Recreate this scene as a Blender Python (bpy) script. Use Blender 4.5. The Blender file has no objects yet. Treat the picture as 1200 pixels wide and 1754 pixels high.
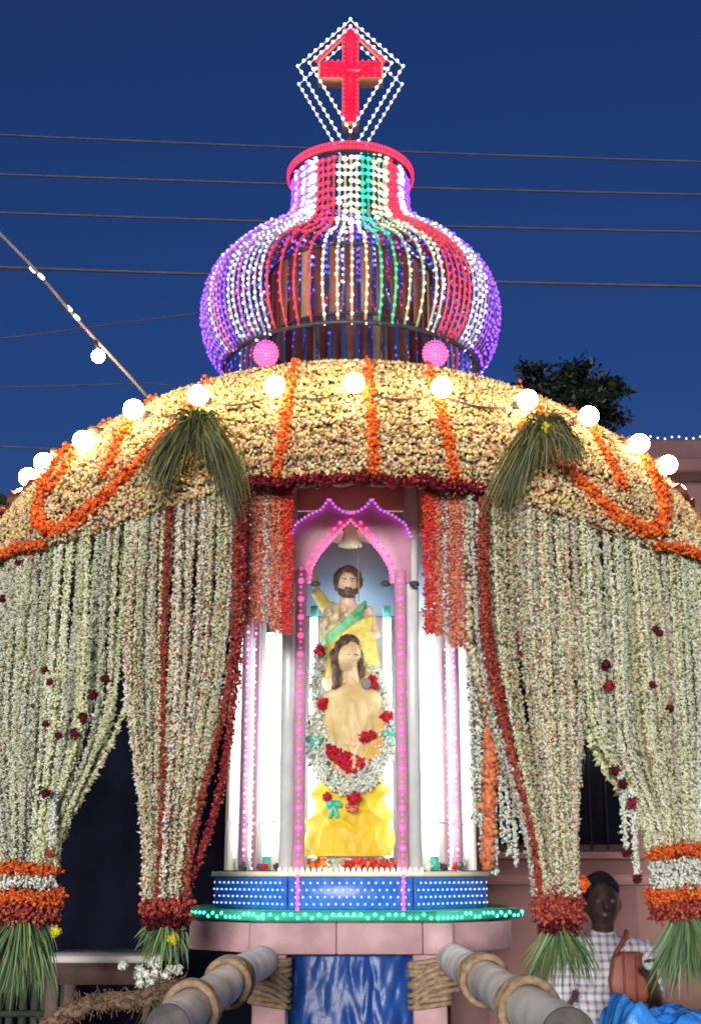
import bpy, bmesh, math, random
import numpy as np
from mathutils import Vector, Matrix

random.seed(7)
RNG = np.random.default_rng(7)
R = math.radians
scene = bpy.context.scene
COL = scene.collection
GROUND = -0.15

# ------------------------------------------------------------------ camera
cam_data = bpy.data.cameras.new('camera')
cam = bpy.data.objects.new('camera', cam_data)
COL.objects.link(cam)
cam.location = (0, 0, 1.55)
cam.rotation_euler = (R(90 + 15.6), 0, 0)
cam_data.sensor_fit = 'HORIZONTAL'
cam_data.sensor_width = 36
cam_data.lens = 66
cam_data.clip_start = 0.05
cam_data.clip_end = 3000
scene.camera = cam

# ------------------------------------------------------------------ sky, light, exposure
SUN_EL, SUN_ROT = 1.8, 188.0
world = bpy.data.worlds.new('World')
scene.world = world
world.use_nodes = True
wn, wl = world.node_tree.nodes, world.node_tree.links
bg = wn['Background']
sky = wn.new('ShaderNodeTexSky')
sky.sky_type = 'NISHITA'
sky.sun_disc = False
sky.sun_elevation = R(SUN_EL)
sky.sun_rotation = R(SUN_ROT)
sky.altitude = 0
sky.air_density = 1.0
sky.dust_density = 0.2
sky.ozone_density = 4.8
wb = wn.new('ShaderNodeVectorMath')          # camera white balance, the same everywhere
wb.operation = 'MULTIPLY'
wb.inputs[1].default_value = (1.3, .80, 1.0)
wl.new(sky.outputs[0], wb.inputs[0])
wl.new(wb.outputs[0], bg.inputs['Color'])
bg.inputs['Strength'].default_value = 0.115

sun_data = bpy.data.lights.new('sun', 'SUN')
sun_data.energy = 4.8
sun_data.angle = R(18)
sun_data.color = (1.0, 0.97, 0.90)
sun = bpy.data.objects.new('sun', sun_data)
COL.objects.link(sun)
sun.rotation_euler = (R(90 - SUN_EL), 0, R(-8))

vs = scene.view_settings
vs.view_transform = 'Standard'
vs.look = 'None'
vs.exposure = 0.52
vs.gamma = 1.0
vs.use_curve_mapping = False
scene.render.engine = 'CYCLES'
scene.cycles.use_denoising = True
try:
    scene.cycles.denoiser = 'OPENIMAGEDENOISE'
except Exception:
    pass
scene.cycles.max_bounces = 5
scene.cycles.diffuse_bounces = 3
scene.cycles.sample_clamp_indirect = 4.0
scene.cycles.filter_width = 1.8

# ------------------------------------------------------------------ materials
def ramp_noise(nt, scale, detail, c0, c1, lo=.3, hi=.7, coord='Object'):
    n = nt.nodes
    tc = n.new('ShaderNodeTexCoord')
    nz = n.new('ShaderNodeTexNoise')
    nz.inputs['Scale'].default_value = scale
    nz.inputs['Detail'].default_value = detail
    cr = n.new('ShaderNodeValToRGB')
    cr.color_ramp.elements[0].position = lo
    cr.color_ramp.elements[1].position = hi
    cr.color_ramp.elements[0].color = (*c0, 1)
    cr.color_ramp.elements[1].color = (*c1, 1)
    nt.links.new(tc.outputs[coord], nz.inputs['Vector'])
    nt.links.new(nz.outputs['Fac'], cr.inputs['Fac'])
    return cr, nz

def mat(name, c0, c1=None, scale=20, rough=.6, bump=0, metal=0, spec=.4, detail=4, bscale=None, bdist=.01):
    m = bpy.data.materials.new(name)
    m.use_nodes = True
    nt = m.node_tree
    b = nt.nodes['Principled BSDF']
    b.inputs['Roughness'].default_value = rough
    b.inputs['Metallic'].default_value = metal
    b.inputs['Specular IOR Level'].default_value = spec
    if c1 is None:
        c1 = tuple(min(1, x * 1.25) for x in c0)
    cr, nz = ramp_noise(nt, scale, detail, c0, c1)
    nt.links.new(cr.outputs[0], b.inputs['Base Color'])
    if bump:
        src = nz
        if bscale:
            _, src = ramp_noise(nt, bscale, 5, c0, c1)
        bp = nt.nodes.new('ShaderNodeBump')
        bp.inputs['Strength'].default_value = bump
        bp.inputs['Distance'].default_value = bdist
        nt.links.new(src.outputs['Fac'], bp.inputs['Height'])
        nt.links.new(bp.outputs[0], b.inputs['Normal'])
    return m

def attr_mat(name, rough=.75, trans=0.0, spec=.25):
    """colour of every flower or leaf comes from its own colour attribute"""
    m = bpy.data.materials.new(name)
    m.use_nodes = True
    nt = m.node_tree
    b = nt.nodes['Principled BSDF']
    b.inputs['Roughness'].default_value = rough
    b.inputs['Specular IOR Level'].default_value = spec
    a = nt.nodes.new('ShaderNodeAttribute')
    a.attribute_name = 'Col'
    nt.links.new(a.outputs['Color'], b.inputs['Base Color'])
    if trans:
        t = nt.nodes.new('ShaderNodeBsdfTranslucent')
        mx = nt.nodes.new('ShaderNodeMixShader')
        mx.inputs[0].default_value = trans
        nt.links.new(a.outputs['Color'], t.inputs['Color'])
        nt.links.new(b.outputs[0], mx.inputs[1])
        nt.links.new(t.outputs[0], mx.inputs[2])
        nt.links.new(mx.outputs[0], nt.nodes['Material Output'].inputs['Surface'])
    return m

def emat(name, col, strength, sample=False):
    m = bpy.data.materials.new(name)
    m.use_nodes = True
    nt = m.node_tree
    b = nt.nodes['Principled BSDF']
    b.inputs['Base Color'].default_value = (*[min(.8, x) for x in col], 1)
    b.inputs['Emission Color'].default_value = (*col, 1)
    b.inputs['Emission Strength'].default_value = strength
    b.inputs['Roughness'].default_value = .3
    if not sample:
        m.cycles.emission_sampling = 'NONE'
    return m

M = {}
M['flower'] = attr_mat('flower_petals', .75, .25)
M['leaf'] = attr_mat('leaf_blades', .5, .2, .4)
M['pink_paint'] = mat('pink_painted_wood', (.30, .17, .18), (.54, .33, .35), 7, .6, .4, detail=9, bscale=60, bdist=.003)
M['pink_wall'] = mat('pink_plaster', (.34, .17, .16), (.47, .26, .24), 2.2, .85, .35, bscale=35, bdist=.006)
M['parapet'] = mat('brown_plaster', (.09, .045, .05), (.15, .075, .08), 3, .85, .3)
M['salmon'] = mat('salmon_cloth', (.55, .22, .17), (.68, .30, .24), 12, .8, .3)
M['white'] = mat('white_panel', (.78, .80, .80), (.84, .86, .86), 5, .5)
M['skyblue'] = mat('pale_blue_panel', (.34, .52, .74), (.42, .60, .80), 5, .5)
M['cream'] = mat('cream_paint', (.70, .62, .44), (.80, .72, .55), 14, .5)
M['blue_panel'] = mat('blue_panel', (.02, .09, .42), (.04, .15, .58), 40, .35, .4, bdist=.004)
M['green_edge'] = mat('green_trim', (.03, .42, .27), (.06, .55, .36), 20, .4)
M['steel'] = mat('grey_steel_pipe', (.52, .52, .56), (.64, .64, .68), 14, .35, metal=.1)
M['dark_metal'] = mat('dark_wire', (.03, .028, .03), (.06, .055, .06), 30, .5)
M['grey_cord'] = mat('grey_cord', (.13, .11, .13), (.22, .19, .21), 20, .7)
M['cable'] = mat('overhead_cable', (.055, .045, .06), (.085, .065, .08), 6, .7, spec=.1)
M['arch_pink'] = mat('pink_arch_board', (.66, .32, .48), (.76, .40, .56), 8, .5)
M['pillar_mauve'] = mat('mauve_pillar', (.34, .16, .24), (.44, .22, .32), 12, .55)
M['rope'] = mat('coir_rope', (.20, .125, .075), (.38, .27, .17), 60, .95, .8, bscale=220, bdist=.004)
M['coir'] = mat('dark_coir', (.10, .055, .035), (.24, .15, .095), 50, .95, .8, bscale=200, bdist=.004)
M['pole_white'] = mat('white_painted_pole', (.50, .47, .40), (.90, .90, .88), 11, .62, .5, spec=.25, detail=10, bscale=50, bdist=.003)
M['pole_end'] = mat('sawn_pole_end', (.06, .052, .055), (.13, .11, .11), 30, .9, .5)
M['wood_dark'] = mat('dark_wood', (.06, .035, .028), (.12, .07, .055), 12, .7, .3)
M['table_top'] = mat('pale_table_top', (.55, .50, .47), (.66, .62, .58), 10, .5)
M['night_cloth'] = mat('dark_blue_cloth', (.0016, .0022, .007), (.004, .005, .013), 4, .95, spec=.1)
M['bamboo'] = mat('dark_bamboo', (.018, .026, .016), (.04, .05, .028), 8, .7)
M['tarp_dark'] = mat('blue_tarpaulin', (.006, .03, .16), (.010, .06, .27), 5, .40, .35, spec=.45, bscale=14, bdist=.02)
M['tarp_bright'] = mat('bright_blue_sheet', (.015, .16, .62), (.05, .28, .80), 5, .3, .5, spec=.6, bscale=14, bdist=.03)
M['ground'] = mat('trodden_earth', (.10, .075, .055), (.19, .15, .11), .8, .95, .6, bscale=9, bdist=.03)
M['slat'] = mat('maroon_slat', (.10, .018, .018), (.17, .04, .03), 18, .5)
M['slat_brown'] = mat('brown_slat', (.20, .06, .035), (.28, .10, .06), 18, .5)
M['slat_tan'] = mat('tan_slat', (.30, .20, .10), (.40, .28, .15), 18, .5)
M['glass_dark'] = mat('dark_pane', (.012, .014, .024), (.02, .022, .036), 5, .15, spec=.6)
M['frame_brown'] = mat('brown_window_frame', (.09, .05, .045), (.14, .08, .07), 12, .6)
M['skin_dark'] = mat('dark_skin', (.045, .026, .019), (.075, .044, .032), 30, .42, spec=.6)
M['hair'] = mat('black_hair', (.006, .006, .009), (.014, .013, .016), 90, .55, .6)
M['eye_white'] = mat('eye_white', (.12, .10, .09), None, 10, .3)
M['trouser'] = mat('grey_cloth', (.10, .10, .12), (.16, .16, .18), 40, .85)
M['bag'] = mat('red_brown_bag', (.24, .055, .035), (.33, .085, .055), 14, .5, .2)
M['white_cloth'] = mat('white_cloth', (.70, .68, .70), None, 20, .8)
M['statue_skin'] = mat('painted_plaster_skin', (.48, .34, .18), (.62, .47, .28), 22, .5, .25, detail=6)
M['statue_pale'] = mat('painted_pale_skin', (.44, .30, .21), (.62, .45, .33), 26, .45, .3, detail=6)
M['statue_hair'] = mat('painted_dark_hair', (.045, .024, .018), (.09, .05, .035), 50, .5, .6)
M['statue_green'] = mat('painted_green_sash', (.05, .30, .11), (.22, .58, .30), 40, .5, .4)
M['statue_yellow'] = mat('painted_yellow_robe', (.44, .34, .05), (.62, .53, .16), 30, .5, .3)
M['statue_tan'] = mat('painted_tan_robe', (.30, .24, .12), (.66, .54, .36), 45, .6, .6)
M['statue_cream'] = mat('painted_cream_mantle', (.46, .33, .13), (.62, .48, .25), 16, .5, .25, detail=6)
M['statue_gold'] = mat('painted_gold', (.55, .30, .06), (.65, .40, .10), 25, .4)
M['yellow_cloth'] = mat('yellow_satin', (.48, .30, .006), (.60, .42, .014), 6, .5, .35, bscale=16, bdist=.02)
M['teal'] = mat('teal_ribbon', (.03, .36, .28), (.06, .46, .36), 20, .4)
M['bark'] = mat('bark', (.05, .035, .025), (.10, .07, .05), 14, .9, .6)

# light sources that the photograph shows
M['bulb'] = emat('warm_bulb_glass', (1.0, .66, .28), 72, True)
M['tube'] = emat('tube_glass', (.90, .97, 1.0), 21, True)
LED = dict(white=((.85, .88, 1.0), 1.8), lilac=((.62, .58, 1.0), 1.7), violet=((.22, .06, 1.0), 1.7), blue=((.06, .12, 1.0), 1.6),
           red=((1.0, .02, .06), 1.5), cream=((1.0, .88, .55), 1.7), green=((.02, .85, .36), 1.1), lime=((.60, .85, .38), 1.2),
           pink=((1.0, .09, .40), 1.0), purple=((.66, .16, .80), .75), mint=((.10, .95, .62), 1.6), rose=((.90, .10, .36), .8), warm=((1.0, .80, .55), 2.0))
for k, (c, s) in LED.items():
    M['led_' + k] = emat('led_' + k, c, s)
for k, (c, s) in LED.items():
    M['wire_' + k] = mat('wire_' + k, tuple(.05 + .38 * x for x in c), None, 40, .4)
M['led_post'] = emat('led_post', (.90, .48, .80), .8)
M['led_blue2'] = emat('led_pale_blue', (.30, .58, 1.0), 1.3)

# ------------------------------------------------------------------ mesh building
class MB:
    def __init__(self):
        self.V, self.F, self.C, self.n = [], [], [], 0

    def add(self, v, f, col=None):
        v = np.asarray(v, dtype=np.float64).reshape(-1, 3)
        if isinstance(f, np.ndarray):
            self.F.append(f + self.n)
        else:
            byn = {}
            for q in f:
                byn.setdefault(len(q), []).append(q)
            for q in byn.values():
                self.F.append(np.asarray(q, dtype=np.int64) + self.n)
        self.V.append(v)
        if col is None:
            col = np.ones((len(v), 3)) * .5
        col = np.asarray(col, dtype=np.float64)
        if col.ndim == 1:
            col = np.repeat(col[None], len(v), 0)
        self.C.append(col)
        self.n += len(v)
        return self

    def build(self, name, m, parent=None, smooth=False, colour=False, loc=None):
        me = bpy.data.meshes.new(name)
        v = np.concatenate(self.V)
        loops = np.concatenate([f.ravel() for f in self.F])
        tot = np.concatenate([np.full(len(f), f.shape[1]) for f in self.F])
        start = np.concatenate([[0], np.cumsum(tot)[:-1]])
        if loc is not None:
            v = v - np.asarray(loc)
        me.vertices.add(len(v))
        me.vertices.foreach_set('co', v.astype(np.float32).ravel())
        me.loops.add(len(loops))
        me.loops.foreach_set('vertex_index', loops.astype(np.int32))
        me.polygons.add(len(tot))
        me.polygons.foreach_set('loop_start', start.astype(np.int32))
        me.polygons.foreach_set('loop_total', tot.astype(np.int32))
        if colour:
            a = me.attributes.new('Col', 'FLOAT_COLOR', 'POINT')
            c = np.concatenate(self.C)
            a.data.foreach_set('color', np.concatenate([c, np.ones((len(c), 1))], 1).astype(np.float32).ravel())
        me.update(calc_edges=True)
        me.validate()
        if smooth:
            me.polygons.foreach_set('use_smooth', np.ones(len(me.polygons), dtype=bool))
        if m:
            for x in (m if isinstance(m, (list, tuple)) else [m]):
                me.materials.append(x)
        o = bpy.data.objects.new(name, me)
        COL.objects.link(o)
        if loc is not None:
            o.location = loc
        if parent is not None:
            put(o, parent)
        return o

    # shapes
    def box(self, c, s, rz=0, ch=0.0, rot=None, col=None):
        hx, hy, hz = s[0] / 2, s[1] / 2, s[2] / 2
        if ch <= 0:
            pts = [(x, y, z) for x in (-hx, hx) for y in (-hy, hy) for z in (-hz, hz)]
            fs = [(0, 1, 3, 2), (4, 6, 7, 5), (0, 4, 5, 1), (2, 3, 7, 6), (0, 2, 6, 4), (1, 5, 7, 3)]
        else:
            bm = bmesh.new()
            for sx in (-1, 1):
                for sy in (-1, 1):
                    for sz in (-1, 1):
                        bm.verts.new((sx * (hx - ch), sy * (hy - ch), sz * hz))
                        bm.verts.new((sx * (hx - ch), sy * hy, sz * (hz - ch)))
                        bm.verts.new((sx * hx, sy * (hy - ch), sz * (hz - ch)))
            bmesh.ops.convex_hull(bm, input=bm.verts[:])
            bm.verts.index_update()
            pts = [tuple(v.co) for v in bm.verts]
            fs = [tuple(v.index for v in f.verts) for f in bm.faces]
            bm.free()
        mt = Matrix.Rotation(rz, 3, 'Z') if rot is None else rot
        pts = [mt @ Vector(p) + Vector(c) for p in pts]
        return self.add(pts, fs, col)

    def tube(self, pts, r, n=8, closed=False, caps=True, col=None):
        pts = [Vector(p) for p in pts]
        k = len(pts)
        rs = r if hasattr(r, '__len__') else [r] * k
        vs_, fs = [], []
        t0 = (pts[1] - pts[0]).normalized()
        up = Vector((0, 0, 1)) if abs(t0.z) < .9 else Vector((0, 1, 0))
        a = t0.cross(up).normalized()
        for i, p in enumerate(pts):
            if closed:
                t = (pts[(i + 1) % k] - pts[i - 1]).normalized()
            else:
                t = (pts[min(i + 1, k - 1)] - pts[max(i - 1, 0)]).normalized()
            a = (a - t * a.dot(t)).normalized()
            b = t.cross(a)
            for j in range(n):
                an = 2 * math.pi * j / n
                vs_.append(p + (a * math.cos(an) + b * math.sin(an)) * rs[i])
        m_ = k if closed else k - 1
        for i in range(m_):
            for j in range(n):
                i2 = (i + 1) % k
                fs.append((i * n + j, i * n + (j + 1) % n, i2 * n + (j + 1) % n, i2 * n + j))
        if caps and not closed:
            fs.append(tuple(range(n - 1, -1, -1)))
            fs.append(tuple((k - 1) * n + j for j in range(n)))
        return self.add(vs_, fs, col)

    def ring(self, c, rx, ry, r, n=48, m=6, col=None):
        return self.tube([(c[0] + rx * math.sin(a), c[1] - ry * math.cos(a), c[2]) for a in np.linspace(0, 2 * math.pi, n, endpoint=False)], r, m, closed=True, col=col)

    def lathe(self, prof, c=(0, 0, 0), n=24, axis=None, col=None):
        vs_, fs = [], []
        for r, z in prof:
            for j in range(n):
                a = 2 * math.pi * j / n
                vs_.append(Vector((r * math.cos(a), r * math.sin(a), z)))
        if axis is not None:
            q = Vector((0, 0, 1)).rotation_difference(Vector(axis).normalized())
            vs_ = [q @ v for v in vs_]
        vs_ = [v + Vector(c) for v in vs_]
        for i in range(len(prof) - 1):
            for j in range(n):
                fs.append((i * n + j, i * n + (j + 1) % n, (i + 1) * n + (j + 1) % n, (i + 1) * n + j))
        fs.append(tuple(range(n - 1, -1, -1)))
        fs.append(tuple((len(prof) - 1) * n + j for j in range(n)))
        return self.add(vs_, fs, col)

    def ball(self, c, r, n=10, m=6, sc=(1, 1, 1), rot=None, col=None):
        vs_, fs = [], []
        for i in range(1, m):
            t = math.pi * i / m
            for j in range(n):
                a = 2 * math.pi * j / n
                vs_.append(Vector((r * sc[0] * math.sin(t) * math.cos(a), r * sc[1] * math.sin(t) * math.sin(a), r * sc[2] * math.cos(t))))
        vs_ += [Vector((0, 0, r * sc[2])), Vector((0, 0, -r * sc[2]))]
        if rot is not None:
            vs_ = [rot @ v for v in vs_]
        vs_ = [v + Vector(c) for v in vs_]
        T, B = (m - 1) * n, (m - 1) * n + 1
        for i in range(m - 2):
            for j in range(n):
                fs.append((i * n + j, (i + 1) * n + j, (i + 1) * n + (j + 1) % n, i * n + (j + 1) % n))
        for j in range(n):
            fs.append((T, j, (j + 1) % n))
            fs.append((B, (m - 2) * n + (j + 1) % n, (m - 2) * n + j))
        return self.add(vs_, fs, col)

    def capsule(self, p, q, r0, r1, n=12):
        p, q = Vector(p), Vector(q)
        L = (q - p).length
        prof = [(r0 * math.sin(a), -r0 * math.cos(a)) for a in (0.15, .5, .9, 1.3)] + [(r0, 0), (r1, L)] + [(r1 * math.cos(a), L + r1 * math.sin(a)) for a in (.3, .7, 1.1, 1.42)]
        return self.lathe(prof, p, n, (q - p))

    def extrude(self, outline, y0, y1):
        """outline: (x, z) list, extruded along Y"""
        k = len(outline)
        vs_ = [(x, y0, z) for x, z in outline] + [(x, y1, z) for x, z in outline]
        fs = [tuple(range(k)), tuple(range(2 * k - 1, k - 1, -1))]
        fs += [(i, i + k, (i + 1) % k + k, (i + 1) % k) for i in range(k)]
        return self.add(vs_, fs)

    def prism(self, outline, z0, z1):
        """outline: (x, y) list, extruded along Z"""
        k = len(outline)
        vs_ = [(x, y, z0) for x, y in outline] + [(x, y, z1) for x, y in outline]
        fs = [tuple(range(k - 1, -1, -1)), tuple(range(k, 2 * k))]
        fs += [(i, (i + 1) % k, (i + 1) % k + k, i + k) for i in range(k)]
        return self.add(vs_, fs)

    def blobs(self, P, size, cols, stretch=1.0, axis=None):
        """many little petals or buds: jittered octahedra"""
        P = np.asarray(P)
        n = len(P)
        base = np.array([[1, 0, 0], [-1, 0, 0], [0, 1, 0], [0, -1, 0], [0, 0, 1], [0, 0, -1]], float)
        base = base[None] * RNG.uniform(.6, 1.25, (n, 6, 1))
        base[:, :, 2] *= stretch
        q = RNG.normal(size=(n, 4))
        q /= np.linalg.norm(q, axis=1)[:, None]
        w, x, y, z = q.T
        Rm = np.stack([1 - 2 * (y * y + z * z), 2 * (x * y - z * w), 2 * (x * z + y * w), 2 * (x * y + z * w), 1 - 2 * (x * x + z * z), 2 * (y * z - x * w),
                       2 * (x * z - y * w), 2 * (y * z + x * w), 1 - 2 * (x * x + y * y)], 1).reshape(n, 3, 3)
        v = np.einsum('nij,nkj->nki', Rm, base) * np.broadcast_to(np.asarray(size), (n,))[:, None, None] + P[:, None]
        f0 = np.array([[0, 2, 4], [2, 1, 4], [1, 3, 4], [3, 0, 4], [2, 0, 5], [1, 2, 5], [3, 1, 5], [0, 3, 5]])
        f = (f0[None] + 6 * np.arange(n)[:, None, None]).reshape(-1, 3)
        return self.add(v.reshape(-1, 3), f, np.repeat(np.asarray(cols), 6, 0))

    def blades(self, paths, width, cols):
        """thin leaves: each path (k x 3) becomes a tapering strip"""
        for p, c in zip(paths, cols):
            p = np.asarray(p)
            k = len(p)
            t = p[-1] - p[0]
            s = np.cross(t, RNG.normal(size=3))
            s /= np.linalg.norm(s) + 1e-9
            w = width * RNG.uniform(.7, 1.3) * np.array([math.sin(math.pi * (.18 + .80 * i / (k - 1))) for i in range(k)])
            v = np.concatenate([p - s * w[:, None], p + s * w[:, None]])
            self.add(v, np.array([[i, i + 1, k + i + 1, k + i] for i in range(k - 1)]), np.asarray(c))
        return self

def parent_world(p):
    w_ = Matrix.Translation(p.location)
    return w_ if p.parent is None else parent_world(p.parent) @ p.matrix_parent_inverse @ w_

def put(o, parent):
    """parent while keeping the place in the world"""
    o.parent = parent
    o.matrix_parent_inverse = parent_world(parent).inverted()

def tag(o, label=None, cat=None, group=None, kind=None):
    if label: o['label'] = label
    if cat: o['category'] = cat
    if group: o['group'] = group
    if kind: o['kind'] = kind
    return o

def thing(name, loc, label, cat, group=None):
    o = bpy.data.objects.new(name, None)
    o.empty_display_size = .05
    o.location = loc
    COL.objects.link(o)
    return tag(o, label, cat, group)

def remesh(o, voxel, smooth=4, sub=0):
    """fuse overlapping volumes into one continuous skin"""
    m = o.modifiers.new('r', 'REMESH'); m.mode = 'VOXEL'; m.voxel_size = voxel
    s = o.modifiers.new('s', 'SMOOTH'); s.factor = .5; s.iterations = smooth
    dg = bpy.context.evaluated_depsgraph_get()
    me = bpy.data.meshes.new_from_object(o.evaluated_get(dg))
    mats = list(o.data.materials)
    o.modifiers.clear()
    o.data = me
    if not me.materials:
        for x in mats: me.materials.append(x)
    me.polygons.foreach_set('use_smooth', np.ones(len(me.polygons), dtype=bool))
    return o

def smoothstep(a, b, x):
    t = min(1, max(0, (x - a) / (b - a)))
    return t * t * (3 - 2 * t)

def spline(pts, n):
    """Catmull-Rom through control points"""
    P = [np.asarray(p, float) for p in pts]
    P = [2 * P[0] - P[1]] + P + [2 * P[-1] - P[-2]]
    out, k = [], len(P) - 3
    for u in np.linspace(0, k, n):
        i = min(int(u), k - 1); t = u - i
        a, b, c, d = P[i:i + 4]
        out.append(.5 * (2 * b + (c - a) * t + (2 * a - 5 * b + 4 * c - d) * t * t + (3 * b - a - 3 * c + d) * t ** 3))
    return np.array(out)

def resample(pts, step):
    pts = np.asarray(pts, float)
    seg = np.linalg.norm(np.diff(pts, axis=0), axis=1)
    L = np.concatenate([[0], np.cumsum(seg)])
    n = max(2, int(L[-1] / step))
    u = np.linspace(0, L[-1], n)
    return np.stack([np.interp(u, L, pts[:, i]) for i in range(3)], 1)

def pick(pal, n):
    c = np.array([p[:3] for p in pal]); w = np.array([p[3] for p in pal], float)
    k = RNG.choice(len(pal), n, p=w / w.sum())
    return np.clip(c[k] * RNG.uniform(.8, 1.15, (n, 1)), 0, .9)

JASMINE = [(.82, .81, .64, 5), (.74, .76, .56, 3), (.90, .89, .82, 6), (.48, .56, .33, 2.4), (.34, .34, .20, 1.0), (.14, .15, .08, 1.2), (.66, .46, .28, .4)]
JASMINE_MIX = [(.78, .76, .63, 4), (.66, .66, .52, 3), (.89, .88, .82, 5), (.44, .46, .32, 2.4), (.48, .20, .12, 1.2), (.14, .13, .10, 1.6), (.64, .32, .22, 1.2), (.74, .58, .40, 1.5)]
WHITE_BUD = [(.86, .88, .80, 6), (.74, .80, .68, 3), (.48, .56, .44, 1.2), (.16, .18, .14, .5)]
ROOF = [(.80, .60, .30, 5), (.82, .70, .44, 4), (.68, .45, .20, 3.5), (.46, .26, .14, 1.5), (.18, .10, .06, .9), (.70, .36, .26, 1.3), (.62, .56, .32, 1.2)]
MARIGOLD = [(.80, .14, .025, 5), (.68, .08, .02, 3), (.86, .24, .04, 3), (.40, .04, .015, 1)]
ORANGE_DULL = [(.56, .12, .05, 5), (.46, .07, .04, 4), (.62, .20, .09, 3), (.22, .03, .02, 1.5)]
CRIMSON = [(.36, .012, .03, 4), (.22, .008, .02, 4), (.50, .03, .05, 2), (.08, .004, .01, 2)]
DARKROSE = [(.10, .005, .012, 4), (.05, .003, .008, 4), (.20, .01, .02, 2)]
DULLRED = [(.44, .075, .05, 5), (.34, .045, .04, 4), (.54, .14, .09, 3), (.16, .02, .016, 1.5)]
PEACH = [(.74, .24, .14, 5), (.64, .15, .09, 4), (.80, .38, .25, 3), (.44, .08, .05, 1)]
ROSE = [(.58, .015, .04, 4), (.46, .008, .03, 4), (.68, .05, .09, 2)]

def strand(mb, path, r, pal, step=.011, k=4, size=.62, stretch=1.3, tone=1.0, scatter=.42):
    """a string of blossoms along a path"""
    p = resample(path, step)
    n = len(p)
    P = np.repeat(p, k, 0) + RNG.normal(scale=r * scatter, size=(n * k, 3))
    mb.blobs(P, r * size * RNG.uniform(.7, 1.25, n * k), np.clip(pick(pal, n * k) * np.asarray(tone), 0, .9), stretch)
    return mb

def bloom(mb, c, r, pal, n=26):
    """a rose or marigold head: ruffled petals packed round a core"""
    m = int(n * 2.6)
    d = RNG.normal(size=(m, 3)); d /= np.linalg.norm(d, axis=1)[:, None]
    mb.blobs(np.asarray(c) + d * r * RNG.uniform(.35, .88, (m, 1)), r * RNG.uniform(.20, .36, m), pick(pal, m), .45)
    mb.ball(c, r * .62, 8, 6, col=pal[0][:3])
    return mb

# ------------------------------------------------------------------ ground
g = MB()
N = 60
xs = np.sign(np.linspace(-1, 1, N)) * np.abs(np.linspace(-1, 1, N)) ** 4 * 1500
vv = [(x, y + 5, GROUND + .012 * math.sin(x * 2.1) * math.cos(y * 1.7)) for y in xs for x in xs]
g.add(vv, [(j * N + i, j * N + i + 1, (j + 1) * N + i + 1, (j + 1) * N + i) for j in range(N - 1) for i in range(N - 1)])
tag(g.build('ground', M['ground'], smooth=True), kind='structure')

# ------------------------------------------------------------------ house on the right
HY = 7.5
house = thing('pink_house', (2.6, HY, GROUND), 'pink plastered house behind the right flower curtains', 'house')
wx0, wx1, wz0, wz1 = .76, 1.60, 1.65, 2.75       # window opening
hx0, hx1, htop = .55, 6.0, 3.25
w = MB()
for (a, b, c, d) in ((hx0, wx0, GROUND, htop), (wx1, hx1, GROUND, htop), (wx0, wx1, GROUND, wz0), (wx0, wx1, wz1, htop)):
    w.box(((a + b) / 2, HY + .12, (c + d) / 2), (b - a, .24, d - c))
w.box((hx0 + .12, HY + 2.2, (GROUND + htop) / 2), (.24, 3.9, htop - GROUND))
w.box((hx1 - .12, HY + 2.2, (GROUND + htop) / 2), (.24, 3.9, htop - GROUND))
w.box(((hx0 + hx1) / 2, HY + 4.2, (GROUND + htop) / 2), (hx1 - hx0, .1, htop - GROUND))
w.build('wall', M['pink_wall'], house)
rf = MB().box(((hx0 + hx1) / 2 + .7, HY + 2.1, 3.95), (hx1 - hx0 - 1.2, 4.2, .10), ch=.02).build('roof', M['parapet'], house)
pp = MB().box((3.9, HY + .30, 3.72), (4.2, .20, .92), ch=.015).build('parapet', M['parapet'], house)
MB().box((3.3, HY + .14, 3.29), (5.5, .40, .07), ch=.01).build('cornice', M['parapet'], house)
MB().box(((hx0 + hx1) / 2, HY - .02, 1.50), (hx1 - hx0, .05, .06), ch=.008).build('wall_band', M['pink_wall'], house)
MB().box((2.62, HY - .012, .45), (.03, .03, 1.2)).build('drain_pipe', M['frame_brown'], house)
win = thing('window', ((wx0 + wx1) / 2, HY, wz0), None, None)
put(win, house)
win = win
fr = MB()
for x in (wx0 + .02, (wx0 + wx1) / 2, wx1 - .02):
    fr.box((x, HY + .06, (wz0 + wz1) / 2), (.04, .06, wz1 - wz0 - .004))
for z in (wz0 + .02, wz1 - .02):
    fr.box(((wx0 + wx1) / 2, HY + .055, z), (wx1 - wx0 - .002, .055, .04))
put(fr.build('frame', M['frame_brown']), win)
for x in ((wx0 * 3 + wx1) / 4, (wx0 + wx1 * 3) / 4):
    put(MB().box((x, HY + .075, (wz0 + wz1) / 2), ((wx1 - wx0) / 2 - .04, .008, wz1 - wz0 - .08)).build('pane', M['glass_dark']), win)
for i in range(9):
    x = wx0 + (i + .5) * (wx1 - wx0) / 9
    put(MB().tube([(x, HY + .02, wz0 + .01), (x, HY + .02, wz1 - .01)], .006, 6).build('bar', M['dark_metal']), win)
put(MB().box(((wx0 + wx1) / 2, HY - .03, wz0 - .02), (wx1 - wx0 + .1, .10, .04), ch=.006).build('sill', M['pink_wall']), win)
ls = MB()
for i in range(70):
    ls.ball((1.85 + i * .045, HY + .19, 4.185 + .008 * math.sin(i * 1.7)), .007, 6, 4)
lt = thing('string_light', (3, HY + .2, 4.18), 'string of tiny lilac lights along the top of the brown parapet', 'light string')
ls.build('lights', M['led_lilac'], lt)['kind'] = 'stuff'
MB().tube([(1.85 + i * .045, HY + .195, 4.19) for i in range(0, 70, 3)], .003, 5).build('wire', M['dark_metal'], lt)

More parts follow.
